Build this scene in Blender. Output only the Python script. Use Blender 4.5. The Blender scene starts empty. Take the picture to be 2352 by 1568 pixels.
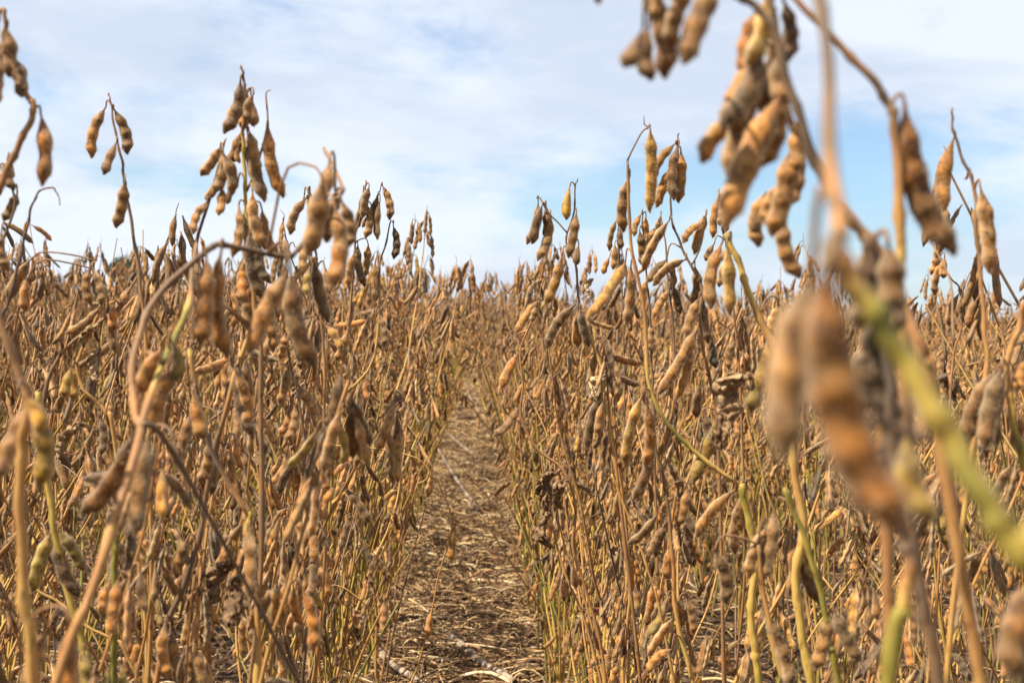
import bpy, math, random
import numpy as np
from mathutils import Vector, Matrix

# ------------------------------------------------------------------ camera
SC = bpy.context.scene
COL = SC.collection
R = math.radians
IW, IH, FPX = 2352.0, 1568.0, 3000.0
CAM_H = 0.80
cam_d = bpy.data.cameras.new('camera'); cam = bpy.data.objects.new('camera', cam_d); COL.objects.link(cam)
cam_d.sensor_width = 36.0
cam_d.lens = 36.0 * FPX / IW
cam_d.clip_start = 0.02; cam_d.clip_end = 6000
cam_d.dof.use_dof = True; cam_d.dof.focus_distance = 1.62; cam_d.dof.aperture_fstop = 11.5
cam_d.dof.aperture_blades = 7
cam.matrix_world = Matrix.Translation((0, 0, CAM_H)) @ Matrix.Rotation(R(90 - 1.32), 4, 'X') @ Matrix.Rotation(R(2.0), 4, 'Z')
SC.camera = cam
CM = cam.matrix_world.copy()

# ------------------------------------------------------------------ light
SUN_EL, SUN_AZ = 52.0, -112.0      # azimuth clockwise from +Y (view direction): left and behind
sx, sy, sz = (math.sin(R(SUN_AZ)) * math.cos(R(SUN_EL)), math.cos(R(SUN_AZ)) * math.cos(R(SUN_EL)), math.sin(R(SUN_EL)))
sun_d = bpy.data.lights.new('sun', 'SUN'); sun_d.energy = 5.0; sun_d.angle = R(0.5); sun_d.color = (1.0, 0.93, 0.81)
sun = bpy.data.objects.new('sun', sun_d); COL.objects.link(sun)
sun.rotation_euler = Vector((sx, sy, sz)).to_track_quat('Z', 'Y').to_euler()
sun.location = (sx * 20, sy * 20, sz * 20)

W = bpy.data.worlds.new('World'); SC.world = W; W.use_nodes = True
nt = W.node_tree; nt.nodes.clear()
def N(nt, t, **kw):
    n = nt.nodes.new(t)
    for k, v in kw.items(): setattr(n, k, v)
    return n
def mth(nt, op, a, b=None, c=None, clamp=False):
    n = N(nt, 'ShaderNodeMath', operation=op); n.use_clamp = clamp
    for i, v in enumerate((a, b, c)):
        if v is None: continue
        if isinstance(v, (int, float)): n.inputs[i].default_value = v
        else: nt.links.new(v, n.inputs[i])
    return n.outputs[0]
def mix(nt, fac, a, b, blend='MIX'):
    n = N(nt, 'ShaderNodeMix', data_type='RGBA', blend_type=blend)
    for i, v in ((0, fac), (6, a), (7, b)):
        if isinstance(v, (int, float)): n.inputs[i].default_value = v
        elif isinstance(v, tuple): n.inputs[i].default_value = (*v, 1)
        else: nt.links.new(v, n.inputs[i])
    return n.outputs[2]
def ramp(nt, fac, stops, interp='LINEAR'):
    n = N(nt, 'ShaderNodeValToRGB'); cr = n.color_ramp; cr.interpolation = interp
    while len(cr.elements) < len(stops): cr.elements.new(0.5)
    for e, (p, c) in zip(cr.elements, stops):
        e.position = p; e.color = (*c, 1) if isinstance(c, tuple) else (c, c, c, 1)
    nt.links.new(fac, n.inputs[0]); return n.outputs[0]
sky = N(nt, 'ShaderNodeTexSky', sky_type='NISHITA', sun_disc=False)
sky.sun_elevation = R(SUN_EL); sky.sun_rotation = R(SUN_AZ)
sky.air_density = 1.0; sky.dust_density = 0.6; sky.ozone_density = 1.4
tc = N(nt, 'ShaderNodeTexCoord')
sp = N(nt, 'ShaderNodeSeparateXYZ'); nt.links.new(tc.outputs['Generated'], sp.inputs[0])
zz = mth(nt, 'ADD', mth(nt, 'MAXIMUM', sp.outputs[2], 0.0), 0.10)
cb = N(nt, 'ShaderNodeCombineXYZ')
nt.links.new(mth(nt, 'DIVIDE', sp.outputs[0], zz), cb.inputs[0])
nt.links.new(mth(nt, 'DIVIDE', sp.outputs[1], zz), cb.inputs[1])
def noise(nt, vec, scale, detail=4, rough=0.55, dist=0.0, dim='3D', loc=None, scl=None):
    if loc or scl:
        m = N(nt, 'ShaderNodeMapping'); m.inputs[1].default_value = loc or (0, 0, 0); m.inputs[3].default_value = scl or (1, 1, 1)
        nt.links.new(vec, m.inputs[0]); vec = m.outputs[0]
    n = N(nt, 'ShaderNodeTexNoise', noise_dimensions=dim)
    n.inputs['Scale'].default_value = scale; n.inputs['Detail'].default_value = detail
    n.inputs['Roughness'].default_value = rough; n.inputs['Distortion'].default_value = dist
    nt.links.new(vec, n.inputs['Vector']); return n.outputs[0]
n1 = noise(nt, cb.outputs[0], 0.55, 7, 0.6, 0.3, loc=(3.1, 1.7, 0))
n2 = noise(nt, tc.outputs['Generated'], 5.5, 6, 0.6, 0.2, loc=(1.3, 0, 0.4), scl=(1.0, 1.0, 2.5))
n3 = noise(nt, tc.outputs['Generated'], 1.6, 2, 0.5, 0.0, loc=(0.35, 0.2, 0.0), scl=(1, 1, 1.6))
cov = mth(nt, 'ADD', mth(nt, 'MULTIPLY', n1, 0.24), mth(nt, 'ADD', mth(nt, 'MULTIPLY', n2, 0.56), mth(nt, 'MULTIPLY', n3, 0.45)))
ca = mth(nt, 'DIVIDE', mth(nt, 'SUBTRACT', sp.outputs[0], 0.11), 0.30); cbb = mth(nt, 'DIVIDE', mth(nt, 'SUBTRACT', sp.outputs[2], 0.10), 0.060)
hole = mth(nt, 'EXPONENT', mth(nt, 'MULTIPLY', mth(nt, 'ADD', mth(nt, 'MULTIPLY', ca, ca), mth(nt, 'MULTIPLY', cbb, cbb)), -1.0))
cov = mth(nt, 'ADD', mth(nt, 'SUBTRACT', cov, mth(nt, 'MULTIPLY', hole, 0.13)), 0.055)
cmask = ramp(nt, cov, [(0.50, 0.0), (0.66, 1.0)], 'EASE')
shade = noise(nt, tc.outputs['Generated'], 4.2, 5, 0.55, 0.2, loc=(7.3, 2, 1.9), scl=(1.0, 1.0, 3.0))
ccol = ramp(nt, shade, [(0.38, (0.67, 0.74, 0.87)), (0.56, (0.86, 0.915, 1.02))])
skyc = N(nt, 'ShaderNodeVectorMath', operation='SCALE'); nt.links.new(sky.outputs[0], skyc.inputs[0]); skyc.inputs[3].default_value = 1.0
b1 = N(nt, 'ShaderNodeBackground'); nt.links.new(mix(nt, 1.0, skyc.outputs[0], (0.72, 0.93, 1.10), 'MULTIPLY'), b1.inputs[0]); b1.inputs[1].default_value = 0.068
b2 = N(nt, 'ShaderNodeBackground'); nt.links.new(ccol, b2.inputs[0]); b2.inputs[1].default_value = 0.50
# thin high veil everywhere, thicker where clouds stand
veil = mth(nt, 'ADD', mth(nt, 'MULTIPLY', cmask, 0.72), 0.20)
ms = N(nt, 'ShaderNodeMixShader'); nt.links.new(veil, ms.inputs[0]); nt.links.new(b1.outputs[0], ms.inputs[1]); nt.links.new(b2.outputs[0], ms.inputs[2])
out = N(nt, 'ShaderNodeOutputWorld'); nt.links.new(ms.outputs[0], out.inputs[0])
SC.view_settings.view_transform = 'Standard'; SC.view_settings.look = 'None'
SC.view_settings.exposure = 1.12; SC.view_settings.gamma = 1.0
SC.cycles.max_bounces = 6; SC.cycles.diffuse_bounces = 2; SC.cycles.glossy_bounces = 2
SC.cycles.transmission_bounces = 2; SC.cycles.transparent_max_bounces = 4
SC.cycles.caustics_reflective = False; SC.cycles.caustics_refractive = False

# ------------------------------------------------------------------ materials
def newmat(name):
    m = bpy.data.materials.new(name); m.use_nodes = True
    t = m.node_tree; p = t.nodes['Principled BSDF']; p.inputs['Specular IOR Level'].default_value = 0.25
    return m, t, p
def tint_value(t):
    a = N(t, 'ShaderNodeAttribute', attribute_name='tint'); oi = N(t, 'ShaderNodeObjectInfo')
    sc = N(t, 'ShaderNodeSeparateColor'); t.links.new(oi.outputs['Color'], sc.inputs[0])
    return mth(t, 'FRACT', mth(t, 'ADD', a.outputs['Fac'], sc.outputs[0])), oi
def bump(t, p, h, strength, dist):
    b = N(t, 'ShaderNodeBump'); b.inputs['Strength'].default_value = strength; b.inputs['Distance'].default_value = dist
    t.links.new(h, b.inputs['Height']); t.links.new(b.outputs[0], p.inputs['Normal'])

POD_STOPS = [(0.00, (0.090, 0.058, 0.034)), (0.14, (0.200, 0.128, 0.064)), (0.30, (0.345, 0.212, 0.092)),
             (0.50, (0.410, 0.228, 0.075)), (0.66, (0.430, 0.205, 0.047)), (0.80, (0.470, 0.270, 0.085)), (0.90, (0.50, 0.320, 0.080)),
             (0.94, (0.50, 0.360, 0.085)), (0.985, (0.34, 0.30, 0.075))]
def pod_material():
    m, t, p = newmat('pod_skin')
    tv, oi = tint_value(t)
    base = ramp(t, tv, POD_STOPS)
    g = N(t, 'ShaderNodeNewGeometry'); tcn = N(t, 'ShaderNodeTexCoord')
    # object coordinates are in pod units of 1 = pod length; geometry position in metres works for every kind of mesh
    blot = noise(t, g.outputs['Position'], 210, 3, 0.6, 0.6)
    fine = noise(t, g.outputs['Position'], 1500, 2, 0.6)
    big = noise(t, g.outputs['Position'], 60, 2, 0.5)
    d1 = ramp(t, blot, [(0.36, (0.30, 0.24, 0.21)), (0.56, (0.95, 0.93, 0.90))])
    c = mix(t, 1.0, base, d1, 'MULTIPLY')
    warm = ramp(t, big, [(0.38, (0.82, 0.87, 0.92)), (0.62, (1.26, 1.10, 0.74))])
    c = mix(t, 1.0, c, warm, 'MULTIPLY')
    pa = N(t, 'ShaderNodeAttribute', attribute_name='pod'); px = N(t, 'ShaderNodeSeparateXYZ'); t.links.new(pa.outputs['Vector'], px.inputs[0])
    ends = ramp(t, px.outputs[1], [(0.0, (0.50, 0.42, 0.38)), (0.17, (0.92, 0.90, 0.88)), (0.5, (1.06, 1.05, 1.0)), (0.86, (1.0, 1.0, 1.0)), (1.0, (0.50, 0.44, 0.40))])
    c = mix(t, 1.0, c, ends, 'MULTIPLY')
    c = mix(t, 1.0, c, (0.97, 0.81, 0.56), 'MULTIPLY')
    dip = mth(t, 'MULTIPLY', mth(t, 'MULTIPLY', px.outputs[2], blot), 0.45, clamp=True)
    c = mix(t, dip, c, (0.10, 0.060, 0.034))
    c = mix(t, mth(t, 'MULTIPLY', px.outputs[0], 0.42), c, (0.60, 0.46, 0.28))
    fz = ramp(t, fine, [(0.50, 0.0), (0.72, 0.30)])
    c = mix(t, fz, c, (0.56, 0.40, 0.24))
    c = mix(t, 1.0, c, ramp(t, oi.outputs['Random'], [(0.0, (0.52, 0.54, 0.60)), (0.45, (0.92, 0.92, 0.92)), (1.0, (1.14, 1.10, 1.02))]), 'MULTIPLY')
    t.links.new(c, p.inputs['Base Color'])
    p.inputs['Roughness'].default_value = 0.62
    p.inputs['Sheen Weight'].default_value = 0.16; p.inputs['Sheen Roughness'].default_value = 0.35
    p.inputs['Sheen Tint'].default_value = (1.0, 0.88, 0.72, 1)
    hh = mth(t, 'ADD', mth(t, 'MULTIPLY', blot, 1.0), mth(t, 'MULTIPLY', fine, 0.35))
    bump(t, p, hh, 0.55, 0.0009)
    return m
def hair_material():
    m, t, p = newmat('pod_hair')
    p.inputs['Base Color'].default_value = (0.66, 0.48, 0.29, 1); p.inputs['Roughness'].default_value = 0.5
    ms = N(t, 'ShaderNodeMixShader'); tr = N(t, 'ShaderNodeBsdfTranslucent'); tr.inputs[0].default_value = (0.66, 0.48, 0.29, 1)
    ms.inputs[0].default_value = 0.4
    t.links.new(p.outputs[0], ms.inputs[1]); t.links.new(tr.outputs[0], ms.inputs[2])
    t.links.new(ms.outputs[0], t.nodes['Material Output'].inputs[0])
    return m
def stem_material():
    m, t, p = newmat('stem_bark')
    a = N(t, 'ShaderNodeAttribute', attribute_name='tint')
    g = N(t, 'ShaderNodeNewGeometry')
    sp1 = noise(t, g.outputs['Position'], 300, 3, 0.6, scl=(1, 1, 0.35))
    sp2 = noise(t, g.outputs['Position'], 45, 2, 0.6, scl=(1, 1, 0.6))
    tv = mth(t, 'ADD', a.outputs['Fac'], mth(t, 'MULTIPLY', mth(t, 'SUBTRACT', sp2, 0.5), 0.55), clamp=True)
    base = ramp(t, tv, [(0.0, (0.075, 0.060, 0.050)), (0.2, (0.165, 0.110, 0.068)), (0.42, (0.30, 0.160, 0.065)), (0.6, (0.40, 0.245, 0.088)),
                        (0.78, (0.42, 0.315, 0.088)), (0.92, (0.22, 0.185, 0.034)), (1.0, (0.155, 0.155, 0.036))])
    d1 = ramp(t, sp1, [(0.28, (0.40, 0.33, 0.30)), (0.42, (1.0, 1.0, 1.0))])
    t.links.new(mix(t, 1.0, mix(t, 1.0, base, d1, 'MULTIPLY'), (1.08, 0.94, 0.74), 'MULTIPLY'), p.inputs['Base Color'])
    p.inputs['Roughness'].default_value = 0.6
    p.inputs['Sheen Weight'].default_value = 0.1; p.inputs['Sheen Roughness'].default_value = 0.4
    bump(t, p, sp1, 0.5, 0.0006)
    return m
def leaf_material():
    m, t, p = newmat('dead_leaf')
    g = N(t, 'ShaderNodeNewGeometry')
    a = N(t, 'ShaderNodeAttribute', attribute_name='tint')
    n_ = noise(t, g.outputs['Position'], 160, 4, 0.65, 0.5)
    v = mth(t, 'ADD', mth(t, 'MULTIPLY', n_, 0.7), mth(t, 'MULTIPLY', a.outputs['Fac'], 0.6))
    c = ramp(t, v, [(0.25, (0.075, 0.040, 0.020)), (0.50, (0.24, 0.14, 0.065)), (0.90, (0.52, 0.37, 0.19))])
    t.links.new(c, p.inputs['Base Color']); p.inputs['Roughness'].default_value = 0.8
    bump(t, p, n_, 0.8, 0.002)
    return m
def straw_material():
    m, t, p = newmat('straw')
    a = N(t, 'ShaderNodeAttribute', attribute_name='tint')
    g = N(t, 'ShaderNodeNewGeometry')
    n_ = noise(t, g.outputs['Position'], 120, 3, 0.6)
    v = mth(t, 'ADD', a.outputs['Fac'], mth(t, 'MULTIPLY', mth(t, 'SUBTRACT', n_, 0.5), 0.4), clamp=True)
    c = ramp(t, v, [(0.0, (0.05, 0.028, 0.016)), (0.3, (0.17, 0.092, 0.045)), (0.6, (0.36, 0.205, 0.09)), (0.85, (0.48, 0.325, 0.14)), (1.0, (0.66, 0.50, 0.29))])
    t.links.new(c, p.inputs['Base Color']); p.inputs['Roughness'].default_value = 0.55
    return m
def cane_material():
    m, t, p = newmat('weathered_cane')
    tcn = N(t, 'ShaderNodeTexCoord')
    n_ = noise(t, tcn.outputs['Object'], 70, 5, 0.65, scl=(0.03, 1, 1))
    n2_ = noise(t, tcn.outputs['Object'], 30, 4, 0.65, 0.6, scl=(0.12, 1, 1))
    c = ramp(t, n_, [(0.3, (0.10, 0.065, 0.045)), (0.45, (0.26, 0.19, 0.13)), (0.65, (0.35, 0.275, 0.20))])
    c = mix(t, ramp(t, n2_, [(0.50, 0.0), (0.66, 0.65)]), c, (0.16, 0.10, 0.07))
    t.links.new(c, p.inputs['Base Color']); p.inputs['Roughness'].default_value = 0.6
    bump(t, p, n_, 0.5, 0.002)
    return m
def ground_material():
    m, t, p = newmat('litter_soil')
    g = N(t, 'ShaderNodeNewGeometry')
    n1_ = noise(t, g.outputs['Position'], 30, 6, 0.7, 0.6)
    n2_ = noise(t, g.outputs['Position'], 3.0, 3, 0.6)
    c = ramp(t, n1_, [(0.36, (0.022, 0.013, 0.008)), (0.54, (0.075, 0.043, 0.024)), (0.72, (0.20, 0.12, 0.06))])
    c = mix(t, ramp(t, n2_, [(0.4, 0.0), (0.65, 0.35)]), c, (0.15, 0.09, 0.05))
    t.links.new(c, p.inputs['Base Color']); p.inputs['Roughness'].default_value = 0.95
    bump(t, p, n1_, 1.0, 0.02)
    return m
def green_material():
    m, t, p = newmat('tree_leaf')
    g = N(t, 'ShaderNodeNewGeometry')
    n_ = noise(t, g.outputs['Position'], 1.4, 3, 0.6)
    t.links.new(ramp(t, n_, [(0.35, (0.018, 0.035, 0.014)), (0.65, (0.05, 0.085, 0.03))]), p.inputs['Base Color'])
    p.inputs['Roughness'].default_value = 0.7
    return m
POD, HAIR, STEM, LEAF = pod_material(), hair_material(), stem_material(), leaf_material()
STRAW, CANE, SOIL, GREEN = straw_material(), cane_material(), ground_material(), green_material()

# ------------------------------------------------------------------ mesh building
class MB:
    def __init__(s): s.v = []; s.f = []; s.t = []; s.m = []; s.x = []; s.n = 0
    def add(s, v, f, tint, mat=0, ex=None):
        v = np.asarray(v, float); s.x.append(np.zeros((len(v), 3)) if ex is None else ex)
        s.v.append(v); s.t.append(np.broadcast_to(np.asarray(tint, float), (len(v),)))
        s.f.append([np.asarray(a) + s.n for a in f]); s.m.append([mat] * len(f)); s.n += len(v)
    def mesh(s, name, mats, smooth=True):
        me = bpy.data.meshes.new(name)
        v = np.concatenate(s.v) if s.v else np.zeros((0, 3))
        # flat face lists
        loops = []; starts = []; tot = []; mi = []
        k = 0
        for fs, ms_ in zip(s.f, s.m):
            for f_ in fs:
                if f_.ndim == 2:
                    loops.append(f_.ravel()); c, w = f_.shape
                    starts.append(k + np.arange(c) * w); tot.append(np.full(c, w)); mi.append(np.full(c, ms_[0])); k += c * w
                else:
                    loops.append(f_); starts.append(np.array([k])); tot.append(np.array([len(f_)])); mi.append(np.array([ms_[0]])); k += len(f_)
        loops = np.concatenate(loops).astype(np.int32); starts = np.concatenate(starts).astype(np.int32)
        tot = np.concatenate(tot).astype(np.int32); mi = np.concatenate(mi).astype(np.int32)
        me.vertices.add(len(v)); me.vertices.foreach_set('co', v.ravel().astype(np.float32))
        me.loops.add(len(loops)); me.loops.foreach_set('vertex_index', loops)
        me.polygons.add(len(starts)); me.polygons.foreach_set('loop_start', starts); me.polygons.foreach_set('loop_total', tot)
        for m_ in mats: me.materials.append(m_)
        me.polygons.foreach_set('material_index', mi)
        me.polygons.foreach_set('use_smooth', np.full(len(starts), smooth))
        at_ = me.attributes.new('tint', 'FLOAT', 'POINT'); at_.data.foreach_set('value', np.concatenate(s.t).astype(np.float32))
        xx = np.concatenate(s.x)
        if xx.any(): a2 = me.attributes.new('pod', 'FLOAT_VECTOR', 'POINT'); a2.data.foreach_set('vector', xx.astype(np.float32).ravel())
        me.update(calc_edges=True); me.validate()
        return me
def link(name, data, parent=None, mat=None, color=None):
    o = bpy.data.objects.new(name, data); COL.objects.link(o)
    if parent: o.parent = parent
    if mat is not None: o.matrix_basis = mat
    if color is not None: o.color = (color, 0, 0, 1)
    return o
def tag(o, label=None, cat=None, group=None, kind=None):
    for k, v in (('label', label), ('category', cat), ('group', group), ('kind', kind)):
        if v: o[k] = v
    return o

def grid_faces(rows, cols, wrap=True):
    i = np.arange(rows - 1)[:, None]; j = np.arange(cols if wrap else cols - 1)[None, :]
    j2 = (j + 1) % cols
    a = i * cols + j; b = i * cols + j2; c = (i + 1) * cols + j2; d = (i + 1) * cols + j
    return np.stack([a, b, c, d], -1).reshape(-1, 4)

def smooth_path(P, n):
    """Catmull-Rom through the points P (k x m)"""
    P = np.asarray(P, float)
    if len(P) < 3: 
        t = np.linspace(0, 1, n)[:, None]; return P[0] * (1 - t) + P[-1] * t
    Q = np.vstack([2 * P[0] - P[1], P, 2 * P[-1] - P[-2]])
    out_ = []
    segs = len(P) - 1
    for t in np.linspace(0, segs - 1e-6, n):
        i = int(t); u = t - i; a, b, c, d = Q[i:i + 4]
        out_.append(0.5 * (2 * b + (c - a) * u + (2 * a - 5 * b + 4 * c - d) * u * u + (3 * b - a - 3 * c + d) * u ** 3))
    return np.array(out_)

def tube(mb, path, rad, tint, sides=7, mat=0, cap=True):
    path = np.asarray(path, float); n = len(path)
    rad = np.broadcast_to(np.asarray(rad, float), (n,)); tint = np.broadcast_to(np.asarray(tint, float), (n,))
    T = np.gradient(path, axis=0); T /= np.linalg.norm(T, axis=1)[:, None] + 1e-12
    ref = np.array([0.31, 0.95, 0.05]) if abs(T[0][1]) < 0.8 else np.array([1.0, 0, 0])
    A = ref - T * (T @ ref)[:, None]; A /= np.linalg.norm(A, axis=1)[:, None] + 1e-12
    B = np.cross(T, A)
    th = np.arange(sides) * 2 * math.pi / sides
    V = path[:, None] + rad[:, None, None] * (np.cos(th)[None, :, None] * A[:, None] + np.sin(th)[None, :, None] * B[:, None])
    f = [grid_faces(n, sides)]
    if cap: f += [np.arange(sides)[::-1], np.arange(sides) + (n - 1) * sides]
    mb.add(V.reshape(-1, 3), f, np.repeat(tint, sides), mat)

# ---- one pod, hanging along -Z from the origin, length 1
def pod_shape(n, curve, rng, rings, sides, hairs=0):
    mb = MB()
    t = np.linspace(0, 1, rings)
    t0 = {1: 0.42, 2: 0.20, 3: 0.13, 4: 0.10}[n] * rng.uniform(0.85, 1.25)
    hw = {1: 0.125, 2: 0.140, 3: 0.116, 4: 0.100}[n] * rng.uniform(0.9, 1.05)
    s = np.clip((t - t0) / (0.955 - t0), 0, 1)
    env = np.clip(0.12 + 0.88 * (1 - (1 - np.clip(t / (t0 + 0.10), 0, 1)) ** 1.6), 0, 1)
    env = 0.10 + 0.90 * np.sin(np.clip(t / (t0 + 0.14), 0, 1) * math.pi / 2) ** 1.7
    tail = np.clip((1 - t) / 0.17, 0, 1) ** 0.78
    env = env * tail
    c1, c2 = rng.uniform(0.07, 0.20), rng.uniform(0.20, 0.42)
    amp = np.array([rng.uniform(0.88, 1.08) for _ in range(n + 1)])
    cosb = 0.5 + 0.5 * np.cos(2 * math.pi * n * s)
    inside = (s > 0) & (s < 1)
    seed_i = np.clip((s * n).astype(int), 0, n - 1)
    am = np.interp(s * n, np.arange(n) + 0.5, amp[:n])
    w = hw * env * np.where(inside, 1 - c1 * cosb, 1 - c1 * 0.8) * am
    h = hw * 0.74 * env * np.where(inside, 1 - c2 * cosb, 1 - c2) * am
    w = np.maximum(w, 0.016 * (1 - t) + 0.001); h = np.maximum(h, 0.014 * (1 - t) + 0.001)
    cx = curve * 4 * t * (1 - t) * (0.85 + 0.3 * t)
    cy = rng.uniform(-0.03, 0.03) * np.sin(t * math.pi)
    beak = np.where(t > 0.93, (t - 0.93) / 0.07, 0) ** 2 * 0.030 * (1 if curve >= 0 else -1)
    th = np.arange(sides) * 2 * math.pi / sides
    ct, st = np.cos(th), np.sin(th)
    ex = np.sign(ct) * np.abs(ct) ** 0.92; ey = np.sign(st) * np.abs(st) ** 1.25
    X = (cx + cy * 0 + beak)[:, None] + w[:, None] * ex[None]
    Y = cy[:, None] + h[:, None] * ey[None]
    Z = np.broadcast_to(-t[:, None], X.shape)
    V = np.stack([X, Y, Z], -1).reshape(-1, 3)
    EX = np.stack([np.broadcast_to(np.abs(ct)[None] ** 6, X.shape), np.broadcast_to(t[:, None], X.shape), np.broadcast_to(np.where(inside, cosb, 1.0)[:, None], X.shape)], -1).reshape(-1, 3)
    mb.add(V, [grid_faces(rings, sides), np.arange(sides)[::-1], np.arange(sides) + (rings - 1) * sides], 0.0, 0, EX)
    if hairs:
        k = hairs
        ti = np.array([rng.uniform(0.06, 0.99) for _ in range(k)]); a = np.array([rng.uniform(0, 2 * math.pi) for _ in range(k)])
        wi = np.interp(ti, t, w); hi = np.interp(ti, t, h); ci = np.interp(ti, t, cx)
        P = np.stack([ci + wi * np.cos(a), np.interp(ti, t, cy) + hi * np.sin(a), -ti], -1)
        Nn = np.stack([np.cos(a) / (wi + 1e-4), np.sin(a) / (hi + 1e-4), np.zeros(k)], -1); Nn /= np.linalg.norm(Nn, axis=1)[:, None]
        jit = np.array([[rng.uniform(-.35, .35), rng.uniform(-.35, .35), rng.uniform(-.75, -.05)] for _ in range(k)])
        D = Nn + jit; D /= np.linalg.norm(D, axis=1)[:, None]
        ln = np.array([rng.uniform(0.024, 0.052) for _ in range(k)])
        side = np.cross(D, np.array([[rng.uniform(-1, 1), rng.uniform(-1, 1), 0.3] for _ in range(k)])); side /= np.linalg.norm(side, axis=1)[:, None]
        b = 0.0016
        HV = np.stack([P - side * b, P + side * b, P + D * ln[:, None]], 1).reshape(-1, 3)
        mb.add(HV, [np.arange(3 * k).reshape(k, 3)], 0.0, 1)
    return mb

rng0 = random.Random(11)
POD_LIB = {}       # n -> list of (curve, mesh)
CURVES = (-0.095, -0.035, 0.04, 0.10)
for n in (1, 2, 3, 4):
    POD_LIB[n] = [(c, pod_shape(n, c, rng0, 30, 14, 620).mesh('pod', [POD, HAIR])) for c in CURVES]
POD_MID = {n: [pod_shape(n, c, rng0, 13, 7, 26) for c in (-0.08, 0.02, 0.07)] for n in (1, 2, 3, 4)}
POD_LOW = {n: [pod_shape(n, c, rng0, 9, 5) for c in (-0.08, 0.06)] for n in (1, 2, 3, 4)}

def frame(p0, p1, facing, spin):
    """matrix that lays a unit pod from p0 to p1, its flat side turned towards `facing` (a direction), then spun"""
    p0 = np.asarray(p0, float); p1 = np.asarray(p1, float)
    L = np.linalg.norm(p1 - p0); z = -(p1 - p0) / L
    y = np.asarray(facing, float); y = y - z * (y @ z); nn = np.linalg.norm(y)
    if nn < 1e-6: y = np.cross(z, [1, 0, 0.01]); nn = np.linalg.norm(y)
    y /= nn; x = np.cross(y, z)
    c, s_ = math.cos(spin), math.sin(spin)
    x2 = c * x + s_ * y; y2 = -s_ * x + c * y
    M = np.eye(4); M[:3, 0] = x2; M[:3, 1] = y2; M[:3, 2] = z; M[:3, 3] = p0
    return M, L

# ---- a crumpled dead leaf: a blade rolled in on itself, shrivelled and twisted
def leaf_mb(rng, size, tint, curl=2.2):
    mb = MB(); n = 26; m = 19
    u = np.linspace(-1, 1, m); v = np.linspace(0, 1, n)
    ph = [rng.uniform(0, 6.28) for _ in range(9)]
    Vv, Uu = np.meshgrid(v, u, indexing='ij')
    wdt = np.sin(math.pi * np.clip(Vv * 0.93 + 0.05, 0, 1)) ** 0.7 * 0.34
    roll = (1.9 + 0.8 * np.sin(4 * Vv + ph[0])) * Uu              # the two halves roll up
    rr = wdt * (0.42 + 0.12 * np.sin(9 * Vv + ph[1]) + 0.10 * np.sin(11 * Uu + 5 * Vv + ph[2]))
    ox = rr * np.sin(roll) ; oz = rr * (1 - np.cos(roll)) * 0.9
    tw = 1.8 * Vv * math.sin(ph[3]) + 0.5 * np.sin(6 * Vv + ph[4])
    x = ox * np.cos(tw) - oz * np.sin(tw); y = ox * np.sin(tw) + oz * np.cos(tw)
    ang = curl * Vv
    cy = np.sin(ang) / curl * 0.55; cz = -Vv * 0.62 - (1 - np.cos(ang)) / curl * 0.25
    k = 0.035
    x = x + k * np.sin(23 * Vv + 7 * Uu + ph[5]) + 0.10 * np.sin(3 * Vv + ph[6]); y = y + cy + k * np.sin(17 * Uu - 13 * Vv + ph[7])
    z = cz + k * np.sin(19 * Uu + 21 * Vv + ph[8])
    V = np.stack([x, y, z], -1).reshape(-1, 3) * size
    off = np.array([0.006, 0.004, 0.008]) * size
    F = grid_faces(n, m, False)
    N_ = n * m
    edge = list(range(m)) + [i * m + m - 1 for i in range(1, n)] + [(n - 1) * m + j for j in range(m - 2, -1, -1)] + [i * m for i in range(n - 2, 0, -1)]
    e = np.array(edge); e2 = np.roll(e, -1)
    side = np.stack([e, e2, e2 + N_, e + N_], -1)
    mb.add(np.vstack([V, V - off]), [F, F[:, ::-1] + N_, side[:, ::-1]], tint, 0)
    return mb

# ------------------------------------------------------------------ placing by view ray and depth
def at(px, py, d):
    return np.array(CM @ Vector(((px - IW / 2) / FPX * d, (IH / 2 - py) / FPX * d, -d)))
def on_ground(px, py, z=0.0):
    o = np.array(CM.translation); r = at(px, py, 1.0) - o
    return o + r * ((z - o[2]) / r[2])
VIEW = np.array(CM.to_3x3() @ Vector((0, 0, -1)))
PX0, PSL = -0.008, -0.0262            # the straw path: x = PX0 + PSL*y
def path_x(y): return PX0 + PSL * y

def nearest(paths, p):
    best = None
    for P in paths:
        dd = np.linalg.norm(P - p, axis=1); i = int(dd.argmin())
        if best is None or dd[i] < best[0]: best = (dd[i], P[i])
    return best

def pedicel(mb, a, b, r, tint, sides=5):
    """little hooked stalk from the stem point a over to the pod top b"""
    a = np.asarray(a); b = np.asarray(b); L = np.linalg.norm(b - a)
    up = np.array([0, 0, 1.0]); h = min(0.006, 0.25 * L + 0.002)
    top = max(a[2], b[2]) + h
    m1 = a * 0.7 + b * 0.3; m1[2] = max(m1[2], top - h * .35)
    m2 = a * 0.2 + b * 0.8; m2[2] = top
    P = smooth_path([a, m1, m2, b + up * -0.001], 9)
    tube(mb, P, np.linspace(r * 1.15, r * 0.9, 9), tint, sides)

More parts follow.
